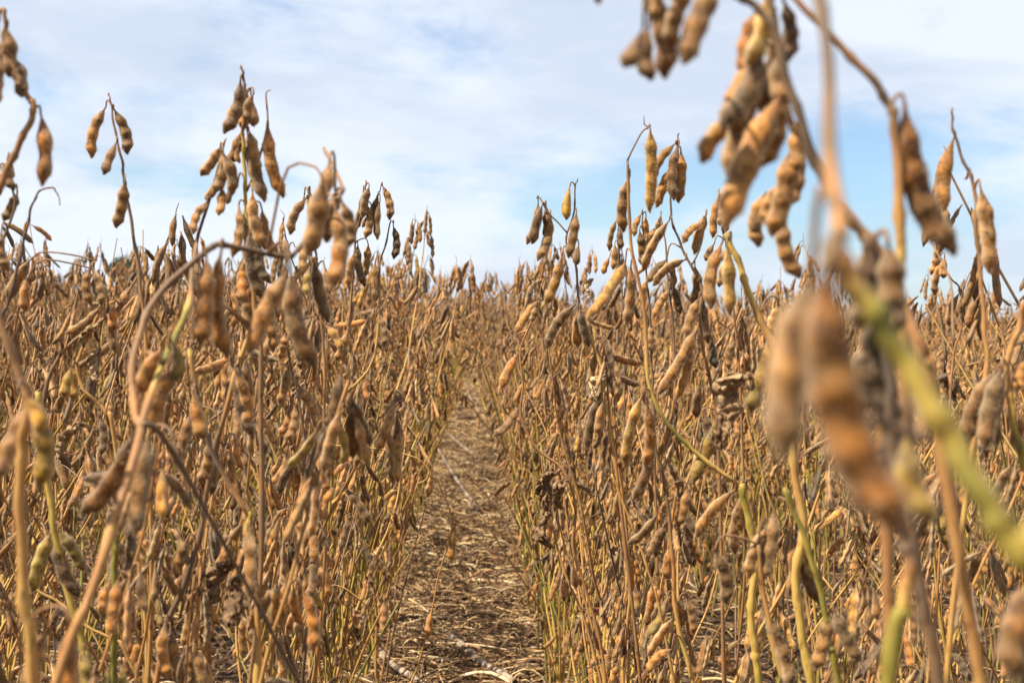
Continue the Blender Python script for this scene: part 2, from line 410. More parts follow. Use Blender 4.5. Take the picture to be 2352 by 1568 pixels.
# ---- hero plants: traced one by one, each at its own depth, rooted in its row
def hero(name_label, depth, stems, pods, group=None, leaves=(), seed=0, name='soybean_plant', cat='soybean plant', ds=1.0):
    """stems: list of dict(p=[(px,py[,d])...] top->bottom, r=(top,bottom) mm, t=(top,bottom) tint, root=(x,y) or None)
       pods: (x0,y0,x1,y1,n,tint[,dd]) ; leaves: (px,py,size_cm,tint,rot)"""
    rng = random.Random(seed * 7 + 5); depth *= ds
    paths = []; mb = MB(); root_pt = None
    for st in stems:
        P = [at(q[0], q[1], q[2] * ds if len(q) > 2 else depth) for q in st['p']]
        if st.get('root') is not None:
            rx, ry = st['root']; last = P[-1]; base = np.array([rx, ry, 0.0])
            d_ = last[2]
            prev = P[-2]; dirn = (last - prev) / np.linalg.norm(last - prev)
            q1 = last + dirn * d_ * 0.30; q1 = q1 * 0.6 + (last * 0.65 + base * 0.35) * 0.4
            q2 = q1 * 0.4 + base * 0.6; q2[0] += rng.uniform(-.02, .02); q2[0] = q2[0] * .5 + base[0] * .5
            P += [q1, q2, base - np.array([0, 0, 0.02])]
            root_pt = base
        L = sum(np.linalg.norm(P[i + 1] - P[i]) for i in range(len(P) - 1))
        n = max(14, int(L / 0.012))
        Q = smooth_path(P, n)
        s = np.linspace(0, 1, n)
        # tiny wobble and node swellings
        k = np.arange(n)
        rad = (st['r'][0] + (st['r'][1] - st['r'][0]) * s ** 0.8) * 0.001
        nodes = (np.sin(s * L / 0.045 * math.pi) ** 2) ** 14
        rad = rad * (1 + 0.42 * nodes)
        wob = np.stack([np.sin(k * 0.9 + seed), np.cos(k * 0.7 + seed * 2), np.zeros(n)], -1) * 0.0004
        t0_, t1_ = st['t'][0], st['t'][-1]
        tt = np.interp(s, np.linspace(0, 1, len(st['t'])), st['t'])
        tube(mb, Q + wob, rad, tt, 9)
        paths.append(Q)
    if root_pt is None: root_pt = np.array([paths[0][-1][0], paths[0][-1][1], 0.0])
    org = root_pt.copy(); org[2] = 0
    e = bpy.data.objects.new(name, None); COL.objects.link(e); e.location = org
    e.empty_display_size = 0.05
    tag(e, name_label, cat, group or 'tall soybean plants standing above the crop')
    podobjs = []
    for i, p in enumerate(pods):
        x0, y0, x1, y1, n, tn = p[:6]
        dd = p[6] if len(p) > 6 else rng.uniform(-0.012, 0.012)
        base_d = depth
        a = at(x0, y0, base_d + dd); b = at(x1, y1, base_d + dd + rng.uniform(-0.008, 0.008))
        # bring the pod to the depth of the closest piece of stem
        near_ = nearest(paths, a)
        dn = float((near_[1] - np.array(CM.translation)) @ VIEW)
        if abs(dn - base_d) > 0.03 and len(p) <= 6:
            a = at(x0, y0, dn + dd); b = at(x1, y1, dn + dd + rng.uniform(-0.008, 0.008))
        spin = rng.uniform(-0.65, 0.65); var = rng.randrange(4)
        if len(p) > 7: var, spin = p[7], 0.0
        M, L = frame(a, b, -VIEW, spin)
        wf = 1.0
        want = (0.0056 if n > 1 else 0.0052) * (0.86 if depth < 0.3 else 1.0)     # half width in metres
        hw = {1: 0.135, 2: 0.152, 3: 0.122, 4: 0.100}[n]
        wf = min(1.45, max(0.70, (want / (hw * L)) ** 0.6))
        S = np.diag([L * wf, L * wf, L, 1.0])
        Mo = M @ S; Mo[:3, 3] -= org
        podobjs.append((POD_LIB[n][var][1], Matrix(Mo.tolist()), tn + rng.uniform(-0.03, 0.03)))
        near_ = nearest(paths, a)
        if near_[0] < 0.09:
            # attach a little above the pod top if possible
            pedicel(mb, near_[1], a, 0.00075 if depth > 0.45 else 0.0009, 0.25)
    for v in mb.v: v -= org
    link('stem', mb.mesh('stem', [STEM]), e)
    for me, Mo, tn in podobjs:
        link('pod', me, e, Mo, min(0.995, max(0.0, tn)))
    for j, lf in enumerate(leaves):
        c = at(lf[0], lf[1], lf[5] if len(lf) > 5 else depth) - org
        lm = leaf_mb(random.Random(seed * 31 + j), lf[2] * 0.01, lf[3], rng.uniform(1.8, 3.4)).mesh('leaf', [LEAF])
        link('leaf', lm, e, Matrix.Translation(c.tolist()) @ Matrix.Rotation(R(lf[4]), 4, 'Z') @ Matrix.Rotation(rng.uniform(-.6, .6), 4, 'X'))
    return e

def ST(p, r=(0.9, 2.2), t=(0.2, 0.45), root=None): return dict(p=p, r=r, t=t, root=root)
def rowx(side, y, k=0): return path_x(y) + (side * (0.225 + 0.5 * k) if side < 0 else 0.205 + 0.5 * k)
HEROES = []
def H(*a, **k): HEROES.append((a, k))
#HEROES_BEGIN
# --- left side
H('blurred soybean plant at the left edge with red brown pods hanging against the sky', 0.74,
  [ST([(-8, 60), (5, 20), (14, 50), (10, 90), (38, 165), (62, 218), (78, 250), (60, 300), (25, 370), (0, 430), (-40, 560)], (0.9, 2.4), (0.3, 0.25, 0.4, 0.5), (-0.40, 0.80))],
  [(94, 262, 95, 430, 2, .60), (12, 60, 20, 180, 2, .12), (30, 130, 50, 226, 2, .10), (2, 130, -8, 245, 3, .55), (-5, 90, -30, 215, 3, .45)], seed=1)
H('slender soybean plant with four pale pods against the sky at upper left', 1.10,
  [ST([(249, 213), (252, 226), (256, 245), (266, 310), (281, 372), (285, 412), (300, 500), (316, 600), (330, 720), (338, 860)], (0.5, 1.9), (0.3, 0.3, 0.15, 0.5, 0.7), (-0.34, 1.16))],
  [(243, 246, 212, 366, 3, .40), (261, 250, 291, 357, 3, .27), (268, 326, 238, 403, 2, .38), (287, 415, 264, 525, 3, .33)], seed=2)
H('tallest soybean plant on the left with many brown pods and part yellow stem', 1.00,
  [ST([(553, 150), (558, 168), (560, 190), (566, 225), (562, 262), (558, 300), (560, 350), (563, 420), (568, 520), (576, 620), (592, 760), (600, 900)], (0.8, 2.0), (0.2, 0.1, 0.1, 0.95, 0.7, 0.2, 0.3, 0.6), (-0.30, 1.04)),
   ST([(519, 318), (514, 335), (500, 390), (480, 460), (462, 520), (450, 580), (480, 660), (560, 740)], (0.6, 1.6), (0.1, 0.1, 0.15, .3)),
   ST([(621, 207), (612, 214), (613, 250), (614, 284), (606, 330), (590, 380), (566, 440)], (0.4, 1.0), (0.3, .25, .3))],
  [(552, 182, 511, 308, 3, .24), (560, 200, 556, 300, 3, .62), (556, 300, 524, 378, 2, .50), (577, 222, 581, 292, 1, .20), (583, 214, 574, 284, 2, .15),
   (568, 305, 611, 466, 3, .08), (548, 335, 552, 376, 1, .30), (616, 286, 655, 456, 3, .58), (506, 338, 459, 404, 3, .38), (512, 345, 488, 446, 3, .33),
   (513, 352, 531, 449, 2, .14), (497, 402, 470, 459, 1, .40), (476, 462, 444, 540, 3, .35), (510, 430, 501, 496, 2, .33), (546, 424, 522, 470, 2, .15),
   (548, 470, 532, 592, 3, .28), (580, 440, 612, 575, 3, .50), (575, 530, 612, 694, 3, .10), (560, 500, 556, 640, 3, .36), (602, 480, 640, 590, 3, .45),
   (580, 640, 570, 760, 3, .35), (572, 300, 592, 402, 3, .25), (548, 232, 534, 300, 2, .35), (566, 520, 590, 640, 3, .30), (560, 600, 548, 700, 3, .58), (590, 560, 622, 650, 3, .15), (600, 700, 625, 810, 3, .5)], seed=3)
H('blurred soybean plant near the lens with a long arching grey stem at left', 0.60,
  [ST([(745, 340, .70), (757, 368, .69), (786, 425, .67), (782, 445, .66), (735, 495, .65), (690, 566, .64), (672, 586, .635), (640, 588, .63), (570, 574, .62), (510, 562, .61), (488, 566, .61), (440, 606, .60), (375, 664, .60),
       (332, 735, .59), (312, 800, .58), (303, 880, .57), (312, 955, .56), (322, 985, .55), (285, 1130, .52), (205, 1370, .50), (130, 1568, .49)], (0.9, 2.3), (0.3, 0.15, 0.1, 0.15, 0.32, 0.45, 0.5), (-0.33, 0.50)),
   ST([(452, 560, .70), (440, 640, .68), (432, 700, .66), (396, 788, .62), (355, 880, .58), (335, 940, .56), (325, 985, .55)], (1.2, 1.9), (0.25, 0.3, 0.95, 0.95, 0.3, 0.3)),
   ST([(330, 975, .55), (360, 985, .56), (420, 1080, .58), (500, 1220, .60), (570, 1350, .62), (640, 1480, .64), (700, 1590, .66)], (1.6, 1.0), (0.2, 0.15, 0.1))],
  [(474, 590, 458, 798, 3, .55), (508, 578, 527, 826, 3, .58), (660, 625, 572, 815, 3, .30), (668, 625, 726, 845, 3, .48),
   (742, 405, 704, 590, 2, .42), (768, 470, 758, 668, 3, .50), (756, 372, 718, 480, 2, .30), (784, 460, 792, 575, 3, .26),
   (310, 990, 180, 1188, 3, .62), (342, 1000, 312, 1234, 3, .30), (322, 1000, 318, 1150, 2, .93), (412, 836, 352, 1000, 3, .52), (392, 780, 402, 876, 1, .96), (372, 800, 322, 905, 2, .55),
   (785, 445, 752, 560, 3, .55)], seed=4, ds=1.13)
H('blurred soybean plant at the left edge with a thick golden stem', 0.50,
  [ST([(-20, 690), (0, 735), (40, 850), (64, 905), (60, 960), (48, 1050), (48, 1200), (58, 1400), (75, 1568)], (1.3, 3.0), (0.3, 0.4, 0.5, 0.6, 0.6, 0.4), (-0.24, 0.52))],
  [(72, 920, -25, 1112, 3, .16), (84, 940, 88, 1122, 2, .955), (112, 1440, 66, 1600, 2, .34), (165, 1430, 158, 1610, 2, .55), (40, 900, 95, 1000, 1, .93)], seed=5, ds=1.14)
H('soybean plant with an arching branch and a leaf rolled round its pods', 1.12,
  [ST([(214, 598), (217, 628), (238, 692), (222, 731), (190, 800), (178, 835), (190, 890), (244, 949), (262, 1010)], (0.9, 1.9), (0.5, 0.5, 0.6, 0.65), (-0.38, 1.16)),
   ST([(330, 612), (300, 660), (262, 715), (200, 760), (150, 800), (115, 860), (100, 950), (104, 1100)], (0.8, 1.9), (.25, .3, .2, .15)),
   ST([(242, 690), (230, 780), (224, 860)], (.5, .5), (.1, .1))],
  [(208, 612, 210, 700, 3, .38), (212, 615, 232, 705, 3, .22), (230, 705, 149, 766, 3, .36), (248, 694, 268, 814, 3, .20), (262, 700, 262, 760, 2, .58), (300, 655, 252, 722, 2, .30),
   (166, 842, 148, 915, 2, .965), (170, 842, 172, 920, 2, .96), (148, 905, 130, 950, 2, .3), (70, 595, 18, 690, 2, .36), (62, 640, 58, 715, 2, .60)],
  leaves=[(222, 628, 3.4, .7, 10), (200, 975, 4.2, .35, 120), (226, 800, 3.4, .5, 60), (232, 745, 3.0, .5, 100)], seed=6)
H('grey stemmed soybean plant left of centre with pods down its whole stem', 1.30,
  [ST([(652, 756), (660, 800), (682, 900), (706, 1040), (712, 1150), (716, 1300), (708, 1430)], (0.8, 1.9), (0.15, 0.1, 0.1), (-0.30, 1.36))],
  [(646, 762, 604, 833, 3, .30), (656, 765, 642, 826, 3, .40), (664, 775, 690, 850, 3, .12), (664, 840, 640, 930, 3, .3), (682, 880, 738, 1022, 4, .35), (676, 930, 655, 1015, 3, .38),
   (668, 925, 640, 1000, 3, .6), (705, 1060, 690, 1150, 2, .33), (718, 1080, 744, 1180, 3, .25), (704, 1170, 690, 1240, 2, .33), (708, 1230, 668, 1310, 3, .3), (720, 1250, 745, 1330, 2, .5),
   (700, 1380, 660, 1450, 3, .62), (716, 1380, 728, 1470, 3, .3)], seed=7)
H('soybean plant with a yellow diagonal branch rising to a cut end at left', 1.02,
  [ST([(728, 590), (705, 612), (660, 656), (612, 705), (560, 800), (530, 900), (500, 1010), (478, 1110), (462, 1210), (428, 1330), (385, 1430), (358, 1568)], (1.4, 2.6), (0.65, 0.6, 0.7, 0.2, 0.2, 0.15, 0.8, 0.9), (-0.30, 1.0))],
  [(722, 600, 756, 742, 3, .08), (715, 610, 706, 680, 2, .93), (540, 850, 566, 985, 3, .62), (548, 830, 585, 1010, 3, .12), (430, 1240, 405, 1330, 3, .4), (440, 950, 412, 1060, 3, .4),
   (380, 1430, 395, 1560, 3, .5), (392, 1440, 440, 1600, 3, .3)],
  leaves=[(520, 1290, 4.5, .10, 40), (600, 1010, 2.5, .3, 0)], seed=8)
H('soybean plant with dark pods in two clusters against the sky left of the gap', 1.50,
  [ST([(841, 414), (840, 424), (834, 479), (818, 531), (814, 580), (810, 643), (800, 750), (784, 870), (772, 1000)], (0.6, 1.9), (0.05, 0.05, 0.3, 0.9, 0.7), (-0.24, 1.55)),
   ST([(876, 422), (872, 440), (850, 480), (835, 520)], (.5, .9), (.1, .1)),
   ST([(904, 512), (897, 510), (886, 560), (873, 606), (872, 700), (856, 830), (800, 900)], (0.6, 1.4), (0.0, 0.05, 0.5, .8))],
  [(834, 440, 808, 533, 3, .22), (848, 428, 834, 502, 3, .12), (868, 446, 830, 522, 3, .04), (878, 426, 894, 507, 3, .18), (873, 462, 868, 552, 2, .04), (844, 470, 838, 548, 3, .2),
   (903, 518, 903, 596, 3, .10), (862, 488, 856, 515, 1, .15), (862, 600, 860, 692, 3, .36), (822, 560, 840, 660, 3, .2), (814, 580, 800, 660, 3, .35), (846, 560, 834, 640, 3, .35),
   (872, 620, 866, 690, 2, .35), (806, 680, 790, 760, 3, .2), (800, 760, 770, 830, 3, .3), (870, 720, 880, 800, 3, .2)], seed=9)
H('soybean plant with a pale pod cluster behind the arching stem', 1.18,
  [ST([(711, 428), (708, 440), (712, 500), (730, 620), (740, 760), (745, 900)], (0.6, 1.7), (0.2, 0.3, 0.5), (-0.22, 1.22))],
  [(704, 455, 667, 541, 3, .26), (712, 470, 724, 560, 3, .4), (716, 540, 700, 630, 3, .35), (736, 640, 760, 730, 3, .2), (699, 446, 694, 470, 1, .30), (712, 440, 714, 500, 2, .22), (730, 500, 712, 580, 2, .3), (745, 610, 740, 700, 3, .3)], seed=10)
H('soybean plant at the left edge with a thin black hooked twig above it', 0.95,
  [ST([(140, 472), (128, 438), (118, 431), (90, 440), (72, 478), (58, 540), (42, 610), (18, 700), (-10, 800)], (0.35, 1.5), (0.3, 0.05, 0.02, 0.1), (-0.40, 1.0)),
   ST([(22, 350), (18, 372), (24, 420), (36, 470), (20, 520), (0, 560), (-20, 600)], (0.5, 1.2), (0.2, 0.15, .3))],
  [(17, 368, 4, 415, 2, .2), (22, 372, 34, 438, 2, .3), (40, 442, 6, 508, 3, .15), (4, 530, 20, 620, 3, .4), (28, 370, 30, 410, 1, .35), (-2, 390, 2, 450, 2, .3)], seed=11)
# --- right of the path
H('soybean plant with a side branch of dark pods against the sky, right of the gap', 1.35,
  [ST([(1327, 410), (1324, 420), (1320, 428), (1320, 480), (1303, 536), (1302, 570), (1318, 596), (1326, 640), (1328, 684), (1342, 735), (1362, 790), (1380, 842), (1388, 919), (1404, 1010), (1420, 1120)], (0.5, 2.0), (0.15, 0.1, 0.15, 0.2, 0.65, 0.6, 0.3, 0.5), (0.19, 1.42)),
   ST([(1233, 456), (1240, 455), (1261, 490), (1282, 512), (1303, 534)], (0.6, 0.9), (0.15, 0.25))],
  [(1236, 464, 1208, 562, 3, .18), (1246, 470, 1223, 562, 2, .03), (1254, 471, 1252, 550, 2, .27), (1264, 492, 1232, 600, 3, .22), (1309, 427, 1302, 506, 1, .91), (1324, 488, 1304, 594, 3, .38),
   (1291, 588, 1252, 702, 3, .865), (1322, 700, 1256, 803, 4, .16), (1328, 712, 1328, 798, 2, .62), (1332, 706, 1354, 797, 3, .05), (1376, 910, 1348, 1032, 3, .14), (1386, 920, 1376, 1000, 2, .33), (1330, 560, 1325, 610, 1, .1)],
  leaves=[(1360, 640, 2.4, .75, 30), (1392, 860, 3.6, .8, 100), (1396, 900, 3.4, .8, 10)], seed=12)
H('soybean plant with a thin pinkish stem bowing over the right edge of the straw path', 1.40,
  [ST([(1248, 640), (1243, 660), (1236, 700), (1216, 750), (1195, 803), (1201, 876), (1196, 935), (1206, 985), (1238, 1035), (1284, 1070), (1310, 1110), (1322, 1180), (1316, 1260), (1342, 1340), (1370, 1440), (1392, 1568)], (0.6, 1.9), (0.35, 0.4, 0.4, 0.45, 0.4, 0.5), (0.10, 1.38))],
  [(1236, 690, 1184, 768, 3, .44), (1192, 808, 1152, 892, 2, .63), (1192, 932, 1132, 1001, 3, .12), (1232, 702, 1218, 740, 2, .3), (1315, 1290, 1325, 1350, 1, .35)],
  leaves=[(1268, 1085, 5.2, .12, 20), (1262, 1180, 4.5, .10, 70), (1295, 1100, 4.0, .2, 140)], seed=13)
H('soybean plant with a smooth brown stem and two big golden pods right of the path', 1.15,
  [ST([(1478, 266), (1480, 285), (1490, 293), (1476, 300), (1458, 335), (1440, 370)], (0.4, 0.9), (0.3, 0.2)),
   ST([(1440, 370), (1443, 410), (1446, 500), (1449, 570), (1466, 640), (1478, 700), (1484, 790), (1492, 885), (1530, 970), (1610, 1050), (1700, 1114)], (1.2, 1.9), (0.1, 0.35, 0.5, 0.4, 0.6, 0.95, .6)),
   ST([(1702, 1110), (1716, 1180), (1736, 1280), (1724, 1400), (1732, 1480), (1742, 1568)], (3.0, 3.6), (0.85, 0.8, 0.78, 0.9, 0.75), (0.24, 1.14))],
  [(1493, 296, 1490, 491, 4, .90), (1447, 404, 1434, 536, 3, .35), (1436, 603, 1345, 734, 4, .86), (1449, 608, 1438, 749, 3, .56), (1476, 905, 1438, 1076, 3, .91), (1484, 920, 1480, 1078, 3, .62),
   (1692, 1122, 1598, 1238, 2, .48), (1704, 1140, 1690, 1274, 3, .35), (1650, 955, 1588, 1112, 2, .965), (1708, 1130, 1700, 1220, 2, .5)],
  leaves=[(1722, 1100, 2.5, .3, 30)], seed=14)
H('soybean plant with a dark stem and a large furry brown pod in sharp focus', 1.25,
  [ST([(1559, 306), (1556, 322), (1550, 380), (1541, 448), (1543, 505), (1561, 555), (1582, 602), (1610, 655), (1608, 720), (1614, 790), (1628, 860), (1646, 930), (1650, 1020)], (0.6, 1.9), (0.1, 0.05, 0.15, 0.35, 0.2, 0.3, 0.5), (0.24, 1.32)),
   ST([(1623, 485), (1614, 540), (1600, 590), (1585, 612)], (.6, .9), (.1, .2))],
  [(1551, 330, 1499, 416, 3, .36), (1545, 384, 1508, 479, 3, .42), (1560, 330, 1550, 462, 3, .35), (1564, 345, 1556, 468, 3, .52), (1537, 506, 1476, 625, 3, .34), (1531, 596, 1487, 650, 3, .18),
   (1575, 596, 1500, 659, 4, .26), (1623, 490, 1596, 586, 3, .25), (1614, 512, 1569, 560, 3, .28), (1606, 684, 1576, 776, 3, .40), (1616, 690, 1628, 790, 3, .33), (1602, 754, 1507, 910, 4, .35), (1588, 800, 1550, 920, 4, .3),
   (1636, 780, 1645, 846, 2, .03), (1596, 610, 1590, 700, 2, .15), (1608, 880, 1600, 960, 2, .4)], seed=15)
H('soybean plant with pale brown pods standing behind the large furry pod', 1.50,
  [ST([(1476, 480), (1476, 520), (1484, 628), (1493, 719), (1498, 860), (1502, 1000)], (0.6, 1.8), (0.1, 0.1, 0.3, .5), (0.22, 1.58)),
   ST([(1518, 490), (1528, 560), (1536, 650), (1546, 760), (1550, 900), (1520, 1050)], (0.6, 1.6), (0.2, 0.2, .1, .5))],
  [(1474, 490, 1457, 544, 2, .35), (1484, 494, 1495, 556, 2, .5), (1469, 529, 1474, 611, 3, .36), (1507, 520, 1489, 594, 3, .28), (1518, 494, 1515, 552, 2, .3), (1538, 666, 1500, 730, 3, .3),
   (1546, 655, 1562, 722, 3, .08), (1488, 640, 1478, 700, 2, .35), (1532, 600, 1548, 660, 2, .25), (1494, 740, 1480, 810, 3, .4)], seed=16)
H('small topped soybean plant with narrow pods behind the brown stem', 1.85,
  [ST([(1427, 480), (1420, 520), (1424, 600), (1430, 700), (1434, 850)], (0.5, 1.6), (0.1, 0.2, .4), (0.20, 1.95))],
  [(1416, 505, 1400, 578, 3, .32), (1424, 520, 1428, 572, 2, .2), (1412, 560, 1407, 620, 2, .35), (1400, 590, 1385, 630, 2, .3), (1428, 590, 1420, 650, 2, .4)], seed=17)
H('soybean plant with a bright yellow pod and an orange pod side by side', 0.98,
  [ST([(1668, 536), (1676, 560), (1700, 610), (1722, 680), (1752, 745), (1800, 850), (1820, 980), (1826, 1100), (1846, 1200), (1828, 1320), (1840, 1450), (1862, 1568)], (2.0, 3.6), (0.9, 0.75, 0.55, 0.6, 0.75, 0.8, 0.8), (0.30, 1.0))],
  [(1659, 556, 1636, 712, 3, .37), (1670, 560, 1676, 726, 2, .945), (1840, 1195, 1872, 1335, 3, .985), (1828, 1200, 1890, 1392, 3, .33), (1680, 545, 1650, 600, 1, .3),
   (1818, 1230, 1812, 1370, 2, .5), (1790, 700, 1765, 770, 3, .90), (1775, 760, 1716, 956, 3, .94)],
  leaves=[(1715, 862, 5.5, .35, 40), (1700, 930, 4.5, .2, 130)], seed=18)
H('small seeded soybean top with tiny pods against the sky right of the large pod', 1.45,
  [ST([(1652, 432), (1652, 450), (1664, 520), (1672, 600), (1688, 740), (1700, 900)], (0.5, 1.7), (0.3, 0.3, .4), (0.26, 1.55))],
  [(1650, 452, 1638, 548, 3, .38), (1660, 452, 1652, 520, 3, .3), (1670, 455, 1660, 540, 3, .4), (1640, 560, 1620, 600, 2, .4), (1664, 600, 1650, 660, 2, .2), (1690, 780, 1675, 850, 3, .4)], seed=19)
H('blurred soybean plant with broad brown pods hanging in from the top edge', 0.46,
  [ST([(1400, -80), (1470, -60), (1560, -60), (1640, -40), (1700, -5), (1745, 22), (1782, 85), (1818, 215), (1858, 330), (1905, 435), (1950, 505), (2000, 550), (2050, 640), (2120, 820, .45), (2160, 1000, .45)], (0.9, 2.3), (0.2, 0.25, 0.1, 0.1, 0.4, 0.5, 0.3), (0.20, 0.46))],
  [(1474, -40, 1524, 186, 3, .46), (1590, -40, 1540, 122, 3, .44), (1648, -40, 1572, 152, 3, .38), (1478, 60, 1430, 156, 1, .40), (1515, -30, 1500, 40, 2, .4), (1490, 60, 1500, 187, 2, .3, .03), (1395, -60, 1375, 12, 2, .2)], seed=20)
H('blurred soybean branch with a heap of large pods hanging before the sky at upper right', 0.50,
  [ST([(1770, -30), (1780, 60), (1794, 180), (1804, 250), (1840, 320), (1885, 400), (1940, 480), (1985, 545), (2010, 640), (2020, 800)], (1.0, 2.2), (0.3, 0.35, 0.45, 0.45, 0.3), (0.16, 0.54))],
  [(1760, -10, 1712, 150, 2, .94), (1756, 10, 1722, 190, 3, .55), (1780, 50, 1742, 262, 3, .26), (1738, 140, 1668, 300, 3, .45), (1800, 110, 1812, 245, 2, .20), (1788, 200, 1735, 390, 3, .42), (1745, 100, 1650, 293, 3, .12), (1772, 130, 1682, 438, 3, .24), (1790, 225, 1664, 527, 3, .47), (1800, 0, 1808, 145, 3, .14), (1700, 270, 1611, 378, 2, .80),
   (1712, 290, 1678, 362, 2, .50), (1818, 338, 1768, 546, 3, .42, .10), (1830, 280, 1822, 400, 2, .40, .10), (1832, 330, 1800, 480, 3, .42, .12), (1805, 420, 1760, 520, 3, .38, .16), (1760, 440, 1745, 570, 3, .5, .2), (1800, 500, 1842, 640, 3, .3, .16),
   (1730, 470, 1740, 540, 1, .4, .2)], seed=21)
H('very blurred soybean plant closest to the lens with thick green stem and huge brown pods', 0.25,
  [ST([(1868, -60, .33), (1885, 0, .33), (1898, 150, .32), (1906, 300, .30), (1916, 430, .275), (1924, 545, .255)], (1.2, 1.7), (0.1, 0.14, 0.16, 0.28, 0.55)),
   ST([(1912, 555, .25), (1950, 640, .25), (2040, 770, .25), (2150, 950, .247), (2250, 1130, .243), (2352, 1290, .24), (2480, 1500, .24)], (1.9, 2.7), (0.1, 0.95, 0.93, 0.86, 0.75, 0.5), (0.16, 0.27)),
   ST([(2120, 1010, .28), (2060, 985, .28), (2000, 960, .28)], (.8, 1.4), (.1, .15))],
  [(1893, 600, 2090, 1235, 4, .66, 0.0, 3), (1862, 640, 1802, 1060, 3, .20, .02, 2), (2085, 990, 2150, 1205, 2, .965, .09), (1930, 560, 1890, 640, 1, .06, .0)], seed=22, ds=.94)
H('blurred dark brown soybean plant behind the thick green stem', 0.42,
  [ST([(1990, 540), (2010, 620), (2030, 760), (2045, 900), (2050, 1050), (2070, 1220), (2090, 1290), (2075, 1400), (2040, 1580)], (1.2, 2.8), (0.1, 0.05, 0.1, 0.1, 0.95, 0.9, 0.8), (0.14, 0.44))],
  [(2000, 560, 2040, 790, 3, .04), (1985, 570, 1970, 760, 3, .08), (2020, 700, 2060, 980, 3, .02), (2010, 780, 1980, 960, 3, .06), (2040, 560, 2040, 720, 2, .10), (2050, 900, 2030, 1080, 3, .03)], seed=23)
H('blurred soybean plant with an arching stem and one long curved pod at upper right', 0.47,
  [ST([(1790, -40), (1830, 0), (1900, 76), (1970, 145), (2020, 205), (2046, 250), (2056, 300), (2064, 420), (2068, 560), (2066, 660), (2078, 820), (2084, 1000), (2090, 1200), (2120, 1400), (2160, 1600)], (1.0, 2.6), (0.35, 0.3, 0.1, 0.35, 0.75, 0.3, 0.1, 0.3, 0.2), (0.22, 0.5))],
  [(2078, 238, 2203, 588, 4, .60, 0.0, 3)], seed=24)
H('soybean plant with a long thin tip and two clear pods at right against sky', 0.85,
  [ST([(2186, 246), (2187, 262), (2190, 302), (2214, 372), (2238, 430), (2243, 530), (2254, 650), (2262, 760), (2266, 860), (2240, 1000)], (0.5, 2.1), (0.3, 0.2, 0.25, 0.5, 0.6, 0.55), (0.38, 0.92))],
  [(2192, 315, 2172, 488, 2, .50), (2251, 428, 2272, 632, 3, .28), (2222, 404, 2214, 412, 1, .3)], seed=25)
H('soybean plant with two branching tops of small pods low against the sky at right', 1.35,
  [ST([(2140, 600), (2160, 605), (2185, 640), (2206, 668), (2210, 740), (2190, 820), (2180, 960)], (0.5, 1.6), (0.3, 0.3, .5), (0.46, 1.42)),
   ST([(2236, 610), (2222, 640), (2207, 668)], (.4, .7), (.3, .3))],
  [(2150, 560, 2136, 632, 3, .42), (2164, 600, 2148, 680, 3, .38), (2170, 590, 2168, 640, 2, .4), (2240, 606, 2238, 650, 2, .3), (2204, 672, 2180, 752, 2, .26), (2212, 670, 2222, 745, 2, .33)], seed=26)
H('soybean plant at the right edge with split grey pods below a cut green node', 0.74,
  [ST([(2352, 690), (2338, 760), (2312, 830), (2318, 900), (2330, 980), (2352, 1070), (2380, 1180)], (1.4, 2.4), (0.4, 0.45, 0.95, 0.5, 0.85), (0.42, 0.80)),
   ST([(2120, 520, 1.0), (2180, 640, .95), (2190, 780, .9)], (.5, .8), (.2, .2))],
  [(2300, 846, 2262, 1036, 3, .18), (2290, 850, 2222, 1022, 3, .22), (2312, 850, 2290, 1030, 2, .06), (2352, 820, 2330, 900, 3, .5), (2360, 950, 2340, 1040, 2, .4)], seed=27)
H('blurred soybean plant in the lower right corner with large orange pods', 0.42,
  [ST([(2400, 1100), (2395, 1250), (2385, 1400), (2390, 1600)], (1.6, 2.4), (0.4, 0.5, .4), (0.20, 0.42))],
  [(2395, 1320, 2330, 1565, 3, .56), (2420, 1360, 2380, 1620, 3, .5)], seed=28)
H('soybean plant with yellow green stem and mixed green and grey pods at bottom left', 0.92,
  [ST([(88, 900), (96, 960), (110, 1100), (124, 1204), (150, 1330), (190, 1480), (205, 1568)], (2.0, 3.0), (0.7, 0.8, 0.85, 0.9, 0.95), (-0.28, 0.94))],
  [(118, 1222, 76, 1362, 3, .965), (130, 1226, 186, 1372, 3, .20), (136, 1215, 192, 1312, 3, .985), (192, 1490, 190, 1600, 2, .98)], seed=29)
H('soybean plant with an upright green stem and a cut node at bottom left', 0.95,
  [ST([(268, 1200), (266, 1260), (262, 1350), (262, 1568)], (2.2, 3.0), (0.9, 1.0, 0.95), (-0.24, 0.97)),
   ST([(270, 1210), (282, 1130), (300, 1040), (292, 980)], (1.6, 1.0), (.95, .6, .3))],
  [(288, 1180, 290, 1342, 3, .05), (246, 1520, 226, 1600, 1, .97), (280, 1520, 300, 1600, 1, .98), (255, 1330, 240, 1420, 2, .4), (305, 1380, 298, 1460, 2, .45)], seed=30)
H('soybean plant with a golden stem and a furry pod hanging beside it at lower left', 0.90,
  [ST([(575, 1175), (570, 1220), (582, 1300), (592, 1400), (590, 1568)], (1.6, 2.8), (0.9, 0.5, 0.72, 0.72), (-0.21, 0.92)),
   ST([(572, 1186), (520, 1100), (478, 1010), (448, 880), (436, 800)], (1.6, 1.4), (.7, .2, .1, .15, .85))],
  [(573, 1210, 574, 1380, 3, .27), (478, 1010, 455, 1110, 3, .4), (445, 900, 470, 1010, 2, .4), (556, 1200, 530, 1240, 1, .3)],
  leaves=[(535, 1320, 4.5, .06, 20)], seed=31)
